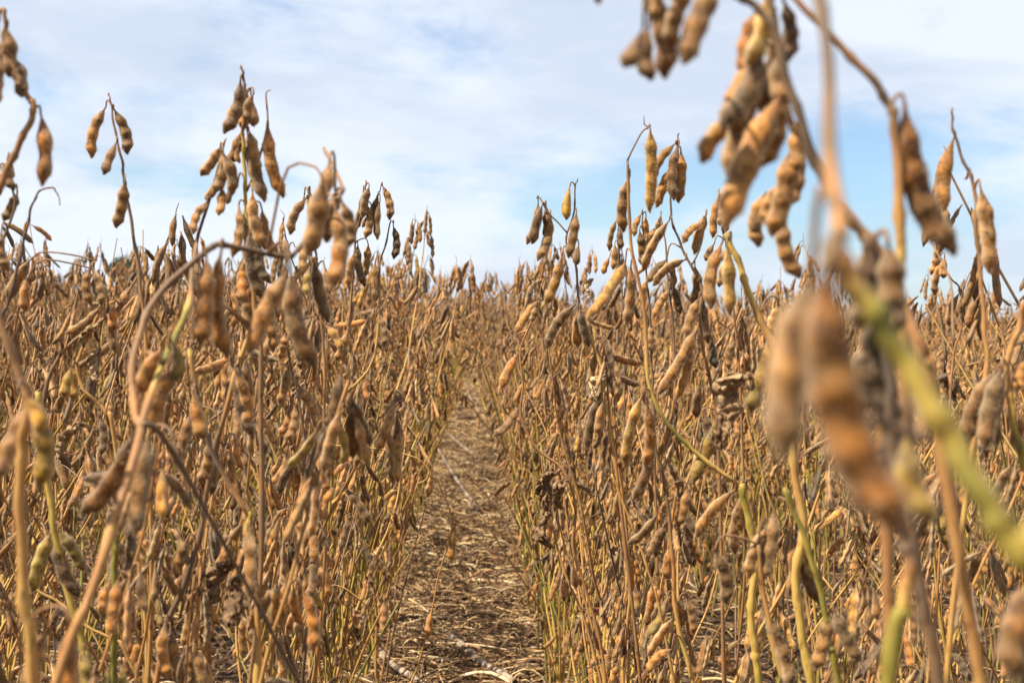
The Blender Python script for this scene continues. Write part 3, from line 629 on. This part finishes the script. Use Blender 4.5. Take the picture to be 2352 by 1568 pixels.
H('soybean plant with stacked brown pods low on the right of the path', 1.20,
  [ST([(1496, 1000), (1520, 1080), (1536, 1180), (1546, 1300), (1554, 1420), (1590, 1568)], (1.2, 2.6), (0.1, 0.3, 0.6, 0.65, 0.5), (0.22, 1.20))],
  [(1500, 1030, 1455, 1150, 3, .5), (1530, 1060, 1565, 1150, 3, .2), (1545, 1420, 1488, 1508, 3, .5), (1543, 1490, 1486, 1548, 3, .5), (1580, 1120, 1556, 1210, 3, .4), (1510, 1180, 1440, 1250, 2, .35),
   (1545, 1250, 1530, 1330, 2, .4)], seed=32)
H('soybean plant with grey furry pods crossing at the bottom right', 0.88,
  [ST([(1800, 1120), (1850, 1240), (1892, 1390), (1905, 1480), (1925, 1568)], (1.6, 2.6), (0.9, 0.95, 0.95, .5), (0.26, 0.90)),
   ST([(1740, 1250), (1760, 1400), (1800, 1568)], (1.2, 2.0), (.3, .5, .6))],
  [(1905, 1400, 1870, 1540, 3, .22), (1915, 1400, 1980, 1520, 3, .25), (1780, 1170, 1745, 1340, 3, .3), (1752, 1400, 1818, 1590, 3, .2), (1765, 1210, 1720, 1330, 3, .42), (1640, 1260, 1665, 1390, 3, .1)], seed=33)
H('thin orange stalk leaning alone over the straw path with a small pale pod', 1.95,
  [ST([(984, 1062), (990, 1068), (1012, 1120), (1038, 1190), (1034, 1230), (1008, 1320), (990, 1410), (968, 1500), (944, 1568)], (0.5, 1.6), (0.35, 0.4, 0.55, 0.55), (-0.22, 1.9))],
  [(1046, 1200, 1036, 1292, 2, .88), (992, 1075, 982, 1142, 1, .4), (992, 1400, 984, 1462, 2, .5)], seed=34)
H('straight pale bleached stalk slanting through the right row', 1.25,
  [ST([(1405, 1088), (1430, 1150), (1462, 1235), (1498, 1335), (1515, 1400)], (1.0, 1.4), (0.62, 0.6), (0.20, 1.28))], [], seed=35, name='dry_stalk', cat='stalk', group='bare dry stalks')
H('pale wiry stalk curling over at the left row beside the path', 1.45,
  [ST([(958, 1112), (980, 1098), (984, 1078), (962, 1055), (920, 1040), (850, 1028), (760, 1022), (714, 1014), (690, 1060), (680, 1160)], (0.6, 1.1), (0.62, 0.6), (-0.25, 1.5))], [], seed=36, name='dry_stalk', cat='stalk', group='bare dry stalks')
H('pale bent stalk lying low among the stems at bottom left', 1.05,
  [ST([(60, 1330), (95, 1360), (150, 1392), (200, 1438), (262, 1470), (300, 1520)], (0.9, 1.3), (0.6, 0.62), (-0.22, 1.1))], [], seed=37, name='dry_stalk', cat='stalk', group='bare dry stalks')
#HEROES_END
for a, k in HEROES: hero(*a, **k)

# ------------------------------------------------------------------ ordinary plants
def gen_plant(rng, height, dense=1.0, maxpods=56):
    tubes = []; pods = []; leaves = []
    def grow(p, d, L, r0, r1, tb, tt, node0, step, bend):
        n = max(5, int(L / 0.035)); P = [np.array(p, float)]; d = np.array(d, float); d /= np.linalg.norm(d)
        for i in range(n):
            d = d + np.array([rng.gauss(0, .07), rng.gauss(0, .07), bend]); d /= np.linalg.norm(d)
            P.append(P[-1] + d * L / n)
        P = np.array(P); s = np.linspace(0, 1, len(P))
        tubes.append((P, r0 + (r1 - r0) * s, tb + (tt - tb) * s ** 2.2))
        z = node0
        while z < L:
            i = min(len(P) - 1, int(z / L * (len(P) - 1))); c = P[i]
            if rng.random() < (0.90 if c[2] > .42 else 0.76):
                k = rng.choice((1, 2, 2, 3, 3, 4)) if z < L * .6 else (rng.choice((2, 3, 3, 4)) if z < L * .85 else rng.choice((3, 4, 4)))
                for _ in range(k):
                    if rng.random() > dense: continue
                    a = rng.uniform(0, 6.283); o = np.array([math.cos(a), math.sin(a), 0])
                    top = c + o * rng.uniform(.004, .011) + np.array([0, 0, rng.uniform(0, .008)])
                    til = abs(rng.gauss(0, .42)) + .08
                    dn = o * math.sin(til) + np.array([0, 0, -math.cos(til)])
                    nn = rng.choice((2, 2, 3, 3, 3, 3, 4, 1)); Ln = {1: .027, 2: .034, 3: .043, 4: .049}[nn] * rng.uniform(.78, 1.12)
                    pods.append((c, top, top + dn * Ln, nn, o, rng.uniform(-1.5, 1.5)))
            z += step * rng.uniform(.75, 1.3)
        return P
    lean = np.array([rng.gauss(0, .10), rng.gauss(0, .10), 1])
    tb = rng.choice((.62, .76, .82, .90, .96, 1.0)); tt = rng.choice((.2, .35, .5, .3))
    main = grow((0, 0, -.01), lean, height, .0031, .0009, tb, tt, .14, .052, .0)
    nb = rng.choice((1, 2, 2, 3))
    for _ in range(nb):
        i = rng.randrange(3, max(4, int(len(main) * .5))); a = rng.uniform(0, 6.283); sp = rng.uniform(.35, .8)
        grow(main[i], (math.cos(a) * sp, math.sin(a) * sp, 1), (height - main[i][2]) * rng.uniform(.6, .97), .0022, .0008, tb - .1, tt, .08, .058, .05)
    for _ in range(rng.choice((1, 2, 3))):      # bare upright side stems from low down
        a = rng.uniform(0, 6.283); o = np.array([math.cos(a), math.sin(a), 0]); hh = rng.uniform(.25, .62); q = np.array([0, 0, rng.uniform(0, .08)]) + o * rng.uniform(0, .02)
        P = smooth_path([q, q + o * .02 + np.array([0, 0, hh * .4]), q + o * rng.uniform(.02, .16) + np.array([rng.gauss(0, .03), rng.gauss(0, .03), hh])], 9)
        tubes.append((P, np.linspace(.0022, .0010, 9), np.full(9, rng.choice((.15, .4, .5, .66, .76, .85, .95, 1.0)))))
    for _ in range(rng.choice((1, 2, 3, 4))):      # bare leaf stalks
        i = rng.randrange(3, int(len(main) * .66)); a = rng.uniform(0, 6.283); L = rng.uniform(.06, .16)
        q = main[i]; o = np.array([math.cos(a), math.sin(a), 0])
        P = smooth_path([q, q + o * L * .4 + np.array([0, 0, L * .55]), q + o * L * .9 + np.array([0, 0, L * rng.uniform(.0, .6)])], 8)
        tubes.append((P, np.linspace(.0009, .0005, 8), np.full(8, rng.choice((.15, .3, .5)))))
    for _ in range(rng.choice((2, 3, 4, 5))):      # the bunch of pods that ends the stem
        c = main[-1] - np.array([0, 0, rng.uniform(-.004, .03)]); a = rng.uniform(0, 6.283); o = np.array([math.cos(a), math.sin(a), 0])
        nn = rng.choice((2, 3, 3)); top = c + o * .006 + np.array([0, 0, .003]); til = abs(rng.gauss(0, .25)) + .08
        pods.append((c, top, top + (o * math.sin(til) - np.array([0, 0, math.cos(til)])) * (.036 if nn == 2 else .045) * rng.uniform(.85, 1.1), nn, o, rng.uniform(-1.5, 1.5)))
    # curled thread at the tip
    q = main[-1]; tubes.append((smooth_path([q, q + (0.001, 0, .010), q + (rng.uniform(-.006, .006), .002, .017)], 6), np.linspace(.0006, .0003, 6), np.full(6, .3)))
    for _ in range(rng.choice((0, 0, 1, 1, 2))):
        leaves.append((main[rng.randrange(4, len(main) - 2)], rng.uniform(.022, .05), rng.uniform(0, .7), rng.uniform(0, 360)))
    pods.sort(key=lambda q: -q[1][2] + rng.uniform(-.25, .25))
    return tubes, pods[:maxpods], leaves

def realise_single(rng, spec, lib, sides, name, ped=True):
    tubes, pods, leaves = spec; mb = MB()
    for P, r, t in tubes:
        if sides < 4 and len(P) > 8: P, r, t = P[::2], r[::2], t[::2]
        tube(mb, P, r * (1.15 if sides < 5 else 1), t, sides, 0, False)
    for c, a, b, n, o, spin in pods:
        M, L = frame(a, b, np.cross(o, [0, 0, 1]), spin)
        src = rng.choice(lib[n]); tn = pod_tint(rng)
        wv = rng.uniform(.78, 1.02)
        for v, f, m_, x_ in zip(src.v, src.f, src.m, src.x):
            V = v * L * np.array([wv, wv * rng.choice((1, 1, .8)), 1]); V = V @ M[:3, :3].T + M[:3, 3]
            k0 = 0 if m_[0] == 0 else len(src.v[0])
            mb.add(V, [x - k0 for x in f], tn, 1 if m_[0] == 0 else 2, x_)
        if ped: tube(mb, np.array([c, (c + a) / 2 + (0, 0, .004), a]), .0008, .25, 3, 0, False)
    for c, s, t, a in leaves:
        lm = leaf_mb(rng, s, t)
        rz = np.array([[math.cos(a), -math.sin(a), 0], [math.sin(a), math.cos(a), 0], [0, 0, 1]])
        mb.add(lm.v[0] @ rz.T + c, lm.f[0], t, 3)
    return mb.mesh(name, [STEM, POD, HAIR, LEAF])

def pod_tint(rng):
    u = rng.random()
    if u < .20: return rng.uniform(.0, .14)
    if u < .55: return rng.uniform(.20, .42)
    if u < .88: return rng.uniform(.42, .70)
    if u < .955: return rng.uniform(.80, .90)
    return rng.uniform(.93, .985)

rngp = random.Random(77); rngf = random.Random(5)
def low_points(spec):
    P = np.concatenate([q[0] for q in spec[0]] + [np.array([p[2] for p in spec[1]])]); return P[P[:, 2] < .68]
NEAR = []; NEARP = []
for i in range(10):
    spec = gen_plant(rngp, 0.80, 1.0, 46)
    tubes, pods, leaves = spec; mb = MB()
    for P, r, t in tubes: tube(mb, smooth_path(P, len(P) * 2), np.interp(np.linspace(0, 1, len(P) * 2), np.linspace(0, 1, len(P)), r), np.interp(np.linspace(0, 1, len(P) * 2), np.linspace(0, 1, len(P)), t), 7)
    plist = []
    for c, a, b, n, o, spin in pods:
        M, L = frame(a, b, np.cross(o, [0, 0, 1]), spin)
        plist.append((POD_LIB[n][rngp.randrange(4)][1], M @ np.diag([L * rngp.uniform(.80, 1.0), L * rngp.uniform(.72, .98), L, 1])))
        pedicel(mb, c, a, .0008, .25, 4)
    lv = [(leaf_mb(rngp, s, t).mesh('leaf', [LEAF]), c, a) for c, s, t, a in leaves]
    NEAR.append((mb.mesh('stem', [STEM]), plist, lv)); NEARP.append(low_points(spec))
MIDS = [gen_plant(rngp, 0.84, 1.0, 60) for i in range(15)]; MIDP = [low_points(q) for q in MIDS]
MID = [realise_single(rngp, q, POD_MID, 5, 'soybean_plant') for q in MIDS]
def choose(points, side, edge, lim=.17):
    best = None
    for _ in range(8 if edge else 1):
        j = rngf.randrange(len(points)); rz = rngf.uniform(0, 6.283); P = points[j]
        reach = float((-side * (P[:, 0] * math.cos(rz) - P[:, 1] * math.sin(rz))).max())
        if best is None or reach < best[0]: best = (reach, j, rz)
        if reach < lim: break
    return best[1], best[2]
FAR = [realise_single(rngp, gen_plant(rngp, 0.86, 1.0, 52), POD_LOW, 3, 'soybean_plant', False) for i in range(7)]

WORDS = ['first', 'second', 'third', 'fourth', 'fifth', 'sixth', 'seventh', 'eighth', 'ninth', 'tenth', 'eleventh', 'twelfth', 'thirteenth', 'fourteenth', 'fifteenth', 'sixteenth',
         'seventeenth', 'eighteenth', 'nineteenth', 'twentieth', 'twenty-first', 'twenty-second', 'twenty-third', 'twenty-fourth', 'twenty-fifth', 'twenty-sixth', 'twenty-seventh',
         'twenty-eighth', 'twenty-ninth', 'thirtieth', 'thirty-first', 'thirty-second', 'thirty-third', 'thirty-fourth', 'thirty-fifth']
ROWW = {0: 'the row lining', 1: 'the second row from', 2: 'the third row from', 3: 'the fourth row from', 4: 'the fifth row from', 5: 'the sixth row from', 6: 'the seventh row from'}
def screen_x(x, y):      # half widths of the frame, -1..1 is inside
    return (x / y) / (IW / 2 / FPX) if y > 0 else 9
spots = []
for side in (-1, 1):
    for k in range(0, 14):
        y = 0.72 + 0.03 * k
        while y < 9:
            y += rngf.uniform(0.045, 0.085) if k == 0 else rngf.uniform(0.05, 0.095)
            x = rowx(side, y, k) + rngf.gauss(0, .022)
            if side == 1 and k == 0 and y < 1.0: continue
            if abs(screen_x(x, y)) < 1.10: spots.append((y, x, side, k))
spots.sort()
N_IND = 268
ind, rest = spots[:N_IND], spots[N_IND:]
N_NEAR = 74
count = {}
for i, (y, x, side, k) in enumerate(ind):
    key = (side, k); count[key] = count.get(key, 0) + 1; c = count[key]
    sd = 'left' if side < 0 else 'right'
    pick, rz = choose(NEARP if i < N_NEAR else MIDP, side, k == 0 and (y < 4.2 or rngf.random() < .7), .175)
    lean = Matrix.Rotation(rngf.gauss(0, .05), 4, 'X') @ Matrix.Rotation(rngf.gauss(0, .05 if k else .02), 4, 'Y')
    # plants close to the lens stay below the traced tall ones
    hs = (rngf.uniform(.86, 1.0) if y < 1.3 else rngf.uniform(.92, 1.08)) if y < 2.4 else (rngf.uniform(1.10, 1.27 if y < 3.2 else 1.20) if side < 0 else rngf.uniform(1.02, 1.24))
    Mx = Matrix.Translation((x, y, 0)) @ lean @ Matrix.Rotation(rz, 4, 'Z') @ Matrix.Scale(hs, 4)
    if i < N_NEAR:
        stem_me, plist, lv = NEAR[pick]
        e = bpy.data.objects.new('soybean_plant', None); COL.objects.link(e); e.matrix_world = Mx; e.empty_display_size = .05
        link('stem', stem_me, e)
        for me, M in plist: link('pod', me, e, Matrix(M.tolist()), pod_tint(rngf))
        for me, c_, a in lv: link('leaf', me, e, Matrix.Translation(c_.tolist()) @ Matrix.Rotation(R(a), 4, 'Z'))
        o = e
    else:
        o = link('soybean_plant', MID[pick], None, Mx, rngf.uniform(0, .05))
    where = 'the straw path' if k == 0 else 'the path'
    if c <= 24 and y < 3.0:
        lab = f'dry brown soybean plant, {WORDS[c - 1]} along {ROWW[min(k, 6)]} {where} on the {sd}'
        if k == 0: lab = f'dry brown soybean plant, {WORDS[c - 1]} along the row edging the path, {sd} side'
    else:
        lab = f'small brown soybean plant further back in {ROWW[min(k, 6)].replace("lining", "beside")} the path on the {sd}'
    tag(o, lab, 'soybean plant', f'soybean plants in row {k + 1} {sd} of the path')

# the rest of the field, thousands of plants nobody would count
fpts = []
for (y, x, side, k) in rest: fpts.append((x, y))
y_rows = []
for side in (-1, 1):
    for k in range(0, 90):
        y = 9.0
        while y < 75:
            y += rngf.uniform(0.08, 0.14) * (1 if y < 25 else 1.7)
            x = rowx(side, y, k) + rngf.gauss(0, .03)
            if abs(screen_x(x, y)) < 1.25: fpts.append((x, y))
            elif side * screen_x(x, y) > 1.25 and False: break
# side margins, so the field goes on beyond the frame
for side in (-1, 1):
    for k in range(0, 6):
        y = -1.2
        while y < 9:
            y += rngf.uniform(.07, .12)
            x = rowx(side, y, k) + rngf.gauss(0, .025)
            if abs(screen_x(x, y)) >= 1.10 and (k > 0 or abs(y) > .9 or y < -0.3) and not (k == 0 and y < .8): fpts.append((x, y))
F = np.array(fpts)
zero = np.zeros(len(F))
pts = np.column_stack([F, zero])
me = bpy.data.meshes.new('soybean_field'); me.vertices.add(len(pts)); me.vertices.foreach_set('co', pts.astype(np.float32).ravel())
rs = np.random.RandomState(3)
def addattr(name, typ, vals, key='value'):
    a = me.attributes.new(name, typ, 'POINT'); a.data.foreach_set(key, np.asarray(vals).ravel())
addattr('idx', 'INT', rs.randint(0, len(FAR), len(pts)).astype(np.int32))
addattr('rotz', 'FLOAT_VECTOR', np.column_stack([rs.normal(0, .06, len(pts)), rs.normal(0, .06, len(pts)), rs.uniform(0, 6.28, len(pts))]).astype(np.float32), 'vector')
# canopy a little uneven, higher at left in the distance
dist_ = np.hypot(F[:, 0], F[:, 1]); sc_ = rs.uniform(1.03, 1.20, len(pts)) * np.interp(dist_, [5, 11, 18, 40], [1.03, .98, .89, .85]) + 0.03 * np.sin(F[:, 0] * .9) * np.cos(F[:, 1] * .35)
addattr('scl', 'FLOAT', sc_.astype(np.float32))
field = link('soybean_field', me); tag(field, 'dense brown soybean crop filling the field to the horizon', 'crop', kind='stuff')
ng = bpy.data.node_groups.new('soybean_field', 'GeometryNodeTree')
ng.interface.new_socket('Geometry', in_out='INPUT', socket_type='NodeSocketGeometry'); ng.interface.new_socket('Geometry', in_out='OUTPUT', socket_type='NodeSocketGeometry')
gi = ng.nodes.new('NodeGroupInput'); go = ng.nodes.new('NodeGroupOutput')
join = ng.nodes.new('GeometryNodeJoinGeometry')
def named(n, t):
    a = ng.nodes.new('GeometryNodeInputNamedAttribute'); a.data_type = t; a.inputs[0].default_value = n; return a
idx, rot, scl = named('idx', 'INT'), named('rotz', 'FLOAT_VECTOR'), named('scl', 'FLOAT')
def out_of(n): return next(s for s in n.outputs if s.enabled and s.name == 'Attribute')
# seven real plants of the field carry the meshes that are repeated
for i, fm in enumerate(FAR):
    y_, x_ = rest[i * 11][0], rest[i * 11][1]
    o = link('soybean_plant', fm, None, Matrix.Translation((x_ + .02, y_ + .03, 0)) @ Matrix.Rotation(i * 1.3, 4, 'Z'))
    tag(o, 'small brown soybean plant further back in the dense crop', 'soybean plant', 'soybean plants further back in the dense crop')
    oi = ng.nodes.new('GeometryNodeObjectInfo'); oi.inputs['Object'].default_value = o; oi.transform_space = 'ORIGINAL'; oi.inputs['As Instance'].default_value = True
    cmp_ = ng.nodes.new('FunctionNodeCompare'); cmp_.data_type = 'INT'; cmp_.operation = 'EQUAL'
    ia = [s for s in cmp_.inputs if s.enabled]
    ng.links.new(out_of(idx), ia[0]); ia[1].default_value = i
    ip = ng.nodes.new('GeometryNodeInstanceOnPoints')
    ng.links.new(gi.outputs[0], ip.inputs['Points']); ng.links.new(cmp_.outputs[0], ip.inputs['Selection'])
    ng.links.new(oi.outputs['Geometry'], ip.inputs['Instance'])
    e2r = ng.nodes.new('FunctionNodeEulerToRotation'); ng.links.new(out_of(rot), e2r.inputs[0])
    ng.links.new(e2r.outputs[0], ip.inputs['Rotation']); ng.links.new(out_of(scl), ip.inputs['Scale'])
    ng.links.new(ip.outputs[0], join.inputs[0])
ng.links.new(join.outputs[0], go.inputs[0])
mod = field.modifiers.new('plants', 'NODES'); mod.node_group = ng

# ------------------------------------------------------------------ ground, straw, canes
def ground():
    mb = MB()
    def gz(X, Y): return 0.010 * np.sin(X * 47 + 2 * np.sin(Y * 39)) * np.sin(Y * 61 + X * 13) + 0.008 * np.sin(X * 9.1 + 1.3 * np.sin(Y * 3.1)) * np.cos(Y * 7.3) + 0.004 * np.sin(X * 31 + Y * 17) - 0.012
    xs = np.unique(np.concatenate([np.linspace(-3, 3, 181), np.array([-3000, -600, -120, -40, -12, -6, 6, 12, 40, 120, 600, 3000.])]))
    ys = np.unique(np.concatenate([np.linspace(-2, 9, 300), np.array([-300, -60, -12, 12, 20, 40, 90, 300, 900, 3500.])]))
    X, Y = np.meshgrid(xs, ys, indexing='ij')
    far = (np.abs(X) > 3.01) | (Y > 9.01) | (Y < -2.01)
    Z = np.where(far, -0.012, gz(X, Y))
    mb.add(np.stack([X, Y, Z], -1).reshape(-1, 3), [grid_faces(len(xs), len(ys), False)], 0, 0)
    o = link('ground', mb.mesh('ground', [SOIL])); tag(o, 'brown soil of the field strewn with dead leaves', kind='structure')
ground()

def straw():
    rs = np.random.RandomState(8)
    n = 24000
    u = rs.uniform(0, 1, n)
    Y = 1.0 + 7.5 * u ** 1.25; fr = rs.uniform(0, 1, n) < .18; Y = np.where(fr, rs.uniform(8, 18, n), Y)
    X = path_x(Y) + np.where(rs.uniform(0, 1, n) < .62, rs.uniform(-.28, .28, n), rs.uniform(-1.5, 1.5, n))
    L = rs.lognormal(math.log(.10), .5, n).clip(.02, .32)
    A = np.where(rs.uniform(0, 1, n) < .55, rs.normal(0, .45, n), rs.uniform(-3.14, 3.14, n))
    K = rs.normal(0, 2.5, n) * (0.1 / L).clip(.3, 1.5)        # curvature
    w = rs.uniform(.0008, .0024, n); w = np.where(fr, w * 2, w); w[rs.uniform(0, 1, n) < .08] *= 2.2
    z0 = rs.uniform(-.004, .030, n); til = rs.normal(0, .13, n); arch = np.abs(rs.normal(0, .018, n))
    T = np.clip(np.where(rs.uniform(0, 1, n) < .25, rs.normal(.86, .10, n), rs.normal(.37, .19, n)), 0, 1)
    co = rs.uniform(0, 1, n) < .022; w = np.where(co, rs.uniform(.0016, .0036, n), w); K = np.where(co, K * .1, K); L = np.where(co, np.maximum(L, .12), L); arch = np.where(co, 0, arch); til = np.where(co, til * .3, til)
    m = 7; s = np.linspace(-.5, .5, m)
    th = A[:, None] + K[:, None] * s[None] * L[:, None] * 4
    dx = np.cos(th); dy = np.sin(th)
    step = (L / (m - 1))[:, None]
    PX = X[:, None] + np.cumsum(dx * step, 1) - (L / 2 * np.cos(A))[:, None]; PY = Y[:, None] + np.cumsum(dy * step, 1) - (L / 2 * np.sin(A))[:, None]
    PZ = z0[:, None] + til[:, None] * s[None] * L[:, None] + arch[:, None] * (1 - 4 * s[None] ** 2)
    PZ = np.maximum(PZ, -.006)
    nx, ny = -dy, dx
    W_ = w[:, None]
    a = np.stack([PX + nx * W_, PY + ny * W_, PZ], -1); b = np.stack([PX - nx * W_, PY - ny * W_, PZ], -1); c = np.stack([PX, PY, PZ + W_ * 1.3], -1)
    V = np.stack([a, b, c], 2)       # n,m,3,3
    f1 = grid_faces(m, 3)
    Fc = (f1[None] + (np.arange(n) * m * 3)[:, None, None]).reshape(-1, 4)
    mb = MB(); mb.add(V.reshape(-1, 3), [Fc], np.repeat(T, m * 3), 0)
    o = link('straw', mb.mesh('straw', [STRAW])); tag(o, 'loose pale straw and thin stalks littering the path', 'straw', kind='stuff')
    # dead leaf flakes
    n = 9000
    Y = 1.0 + 7.5 * rs.uniform(0, 1, n) ** 1.25; X = path_x(Y) + rs.uniform(-.9, .9, n) * np.where(rs.uniform(0, 1, n) < .5, .35, 1)
    S = rs.uniform(.006, .022, n); A = rs.uniform(0, 6.28, n)
    g = np.array([(-1, -.1), (-.4, -.55), (.35, -.5), (1, 0), (.3, .55), (-.45, .5)])
    ca, sa = np.cos(A), np.sin(A)
    gx = (g[None, :, 0] * (1 + rs.uniform(-.3, .3, (n, 6)))) * S[:, None]; gy = (g[None, :, 1] * (1 + rs.uniform(-.3, .3, (n, 6)))) * S[:, None]
    VX = X[:, None] + gx * ca[:, None] - gy * sa[:, None]; VY = Y[:, None] + gx * sa[:, None] + gy * ca[:, None]
    VZ = rs.uniform(.000, .022, n)[:, None] + rs.normal(0, .30, (n, 6)) * S[:, None]
    top = np.stack([VX, VY, VZ], -1); cen = top.mean(1, keepdims=True); cen[:, :, 2] += (S * rs.normal(.15, .3, n))[:, None]
    V = np.concatenate([top, cen], 1)
    tri = np.array([(i, (i + 1) % 6, 6) for i in range(6)])
    Fc = (tri[None] + (np.arange(n) * 7)[:, None, None]).reshape(-1, 3)
    mb = MB(); mb.add(V.reshape(-1, 3), [Fc], np.repeat(np.clip(rs.normal(.10, .22, n), 0, 1), 7), 0)
    o = link('leaf_litter', mb.mesh('leaf_litter', [LEAF], False)); tag(o, 'dark crumbled dead leaves scattered among the straw', 'leaf litter', kind='stuff')
straw()

def cane(label, p0, p1, r, seed, z=0.012):
    rng = random.Random(seed)
    a, b = on_ground(*p0, z), on_ground(*p1, z)
    a[2] += r; b[2] += r; L = np.linalg.norm(b - a)
    o_ = (a + b) / 2
    n = max(16, int(L / .01)); s = np.linspace(0, 1, n)
    P = np.stack([(s - .5) * L, .004 * np.sin(s * 5 + seed), .002 * np.sin(s * 9)], -1)
    rad = r * (1 - .12 * s) * (1 + .05 * np.sin(s * 31 + seed) * np.sin(s * 17)) * (1 + .05 * ((np.sin(s * L / .11 * math.pi + seed) ** 2) ** 16))
    mb = MB(); tube(mb, P, rad, .6, 14, 0, False)
    # hollow broken ends
    for q, sg in ((0, 1), (n - 1, -1)):
        ring = mb.v[0].reshape(n, 14, 3)[q]
        inner = P[q] + (ring - P[q]) * .72; deep = inner + np.array([sg * r * 1.5, 0, 0])
        V = np.vstack([ring, inner, deep]); f = grid_faces(3, 14)
        mb.add(V, [f if sg < 0 else f[:, ::-1], np.arange(14) + 28], .2, 0)
    d = (b - a) / L
    o = link('dry_cane', mb.mesh('dry_cane', [CANE]), None, Matrix.Translation(o_.tolist()) @ Vector(d.tolist()).to_track_quat('X', 'Z').to_matrix().to_4x4())
    tag(o, label, 'cane', 'pale broken canes on the straw path')
cane('long thin pale cane lying along the left of the path', (1000, 1030), (1100, 1178), .0075, 1, .045)
cane('thick broken pale cane in the straw at the bottom of the path', (1032, 1472), (1180, 1578), .0088, 2, .036)
cane('pale flattened cane at the bottom of the left row', (868, 1500), (955, 1575), .0075, 3, .036)
cane('short pale cane high up the path beyond the long thin one', (1036, 1005), (1095, 1056), .009, 4, .04)
cane('faint thin cane farthest up the path beside the left row', (1066, 878), (1086, 935), .011, 5, .04)
cane('dark short stick lying across the middle of the path', (1210, 1325), (1252, 1386), .007, 6, .035)
cane('greyish cane lying behind the stems at bottom right', (1835, 1330), (1865, 1400), .007, 7, .01)

# ------------------------------------------------------------------ the lone far tree
def far_tree():
    d = 150.0
    base = at(284, 690, d); base[2] = 0
    rng = random.Random(4); rs = np.random.RandomState(4)
    e = bpy.data.objects.new('round_tree', None); COL.objects.link(e); e.location = base
    tag(e, 'round dark green tree far off on the horizon at left', 'tree')
    mb = MB(); tube(mb, smooth_path([(0, 0, -.2), (.05, 0, 1.0), (.0, .1, 2.4), (.1, 0, 3.8)], 12), np.linspace(.22, .09, 12), .1, 9)
    for k in range(7):
        a = k * .9; tube(mb, smooth_path([(0.02, 0, 1.5 + .15 * k), (math.cos(a) * .7, math.sin(a) * .7, 2.4 + .12 * k), (math.cos(a) * 1.2, math.sin(a) * 1.2, 3.0 + .1 * k)], 7), np.linspace(.07, .02, 7), .1, 6)
    link('trunk', mb.mesh('trunk', [STEM]), e)
    n = 5200
    D = rs.normal(0, 1, (n, 3)); D /= np.linalg.norm(D, axis=1)[:, None]
    rr = rs.uniform(.35, 1.0, n) ** .5 * (1 + .18 * np.sin(D[:, 0] * 5 + 1) * np.cos(D[:, 1] * 6) + .1 * np.sin(D[:, 2] * 9))
    C = D * rr[:, None] * np.array([1.9, 1.7, 1.55]) + np.array([0, 0, 3.9])
    A = rs.normal(0, 1, (n, 3)); A /= np.linalg.norm(A, axis=1)[:, None]; B = np.cross(A, rs.normal(0, 1, (n, 3))); B /= np.linalg.norm(B, axis=1)[:, None]
    s = rs.uniform(.06, .13, n)[:, None]
    V = np.stack([C - A * s, C - B * s * .6, C + A * s, C + B * s * .6], 1).reshape(-1, 3)
    mb = MB(); mb.add(V, [np.arange(4 * n).reshape(n, 4)], 0, 0)
    link('crown', mb.mesh('crown', [GREEN], False), e)
far_tree()
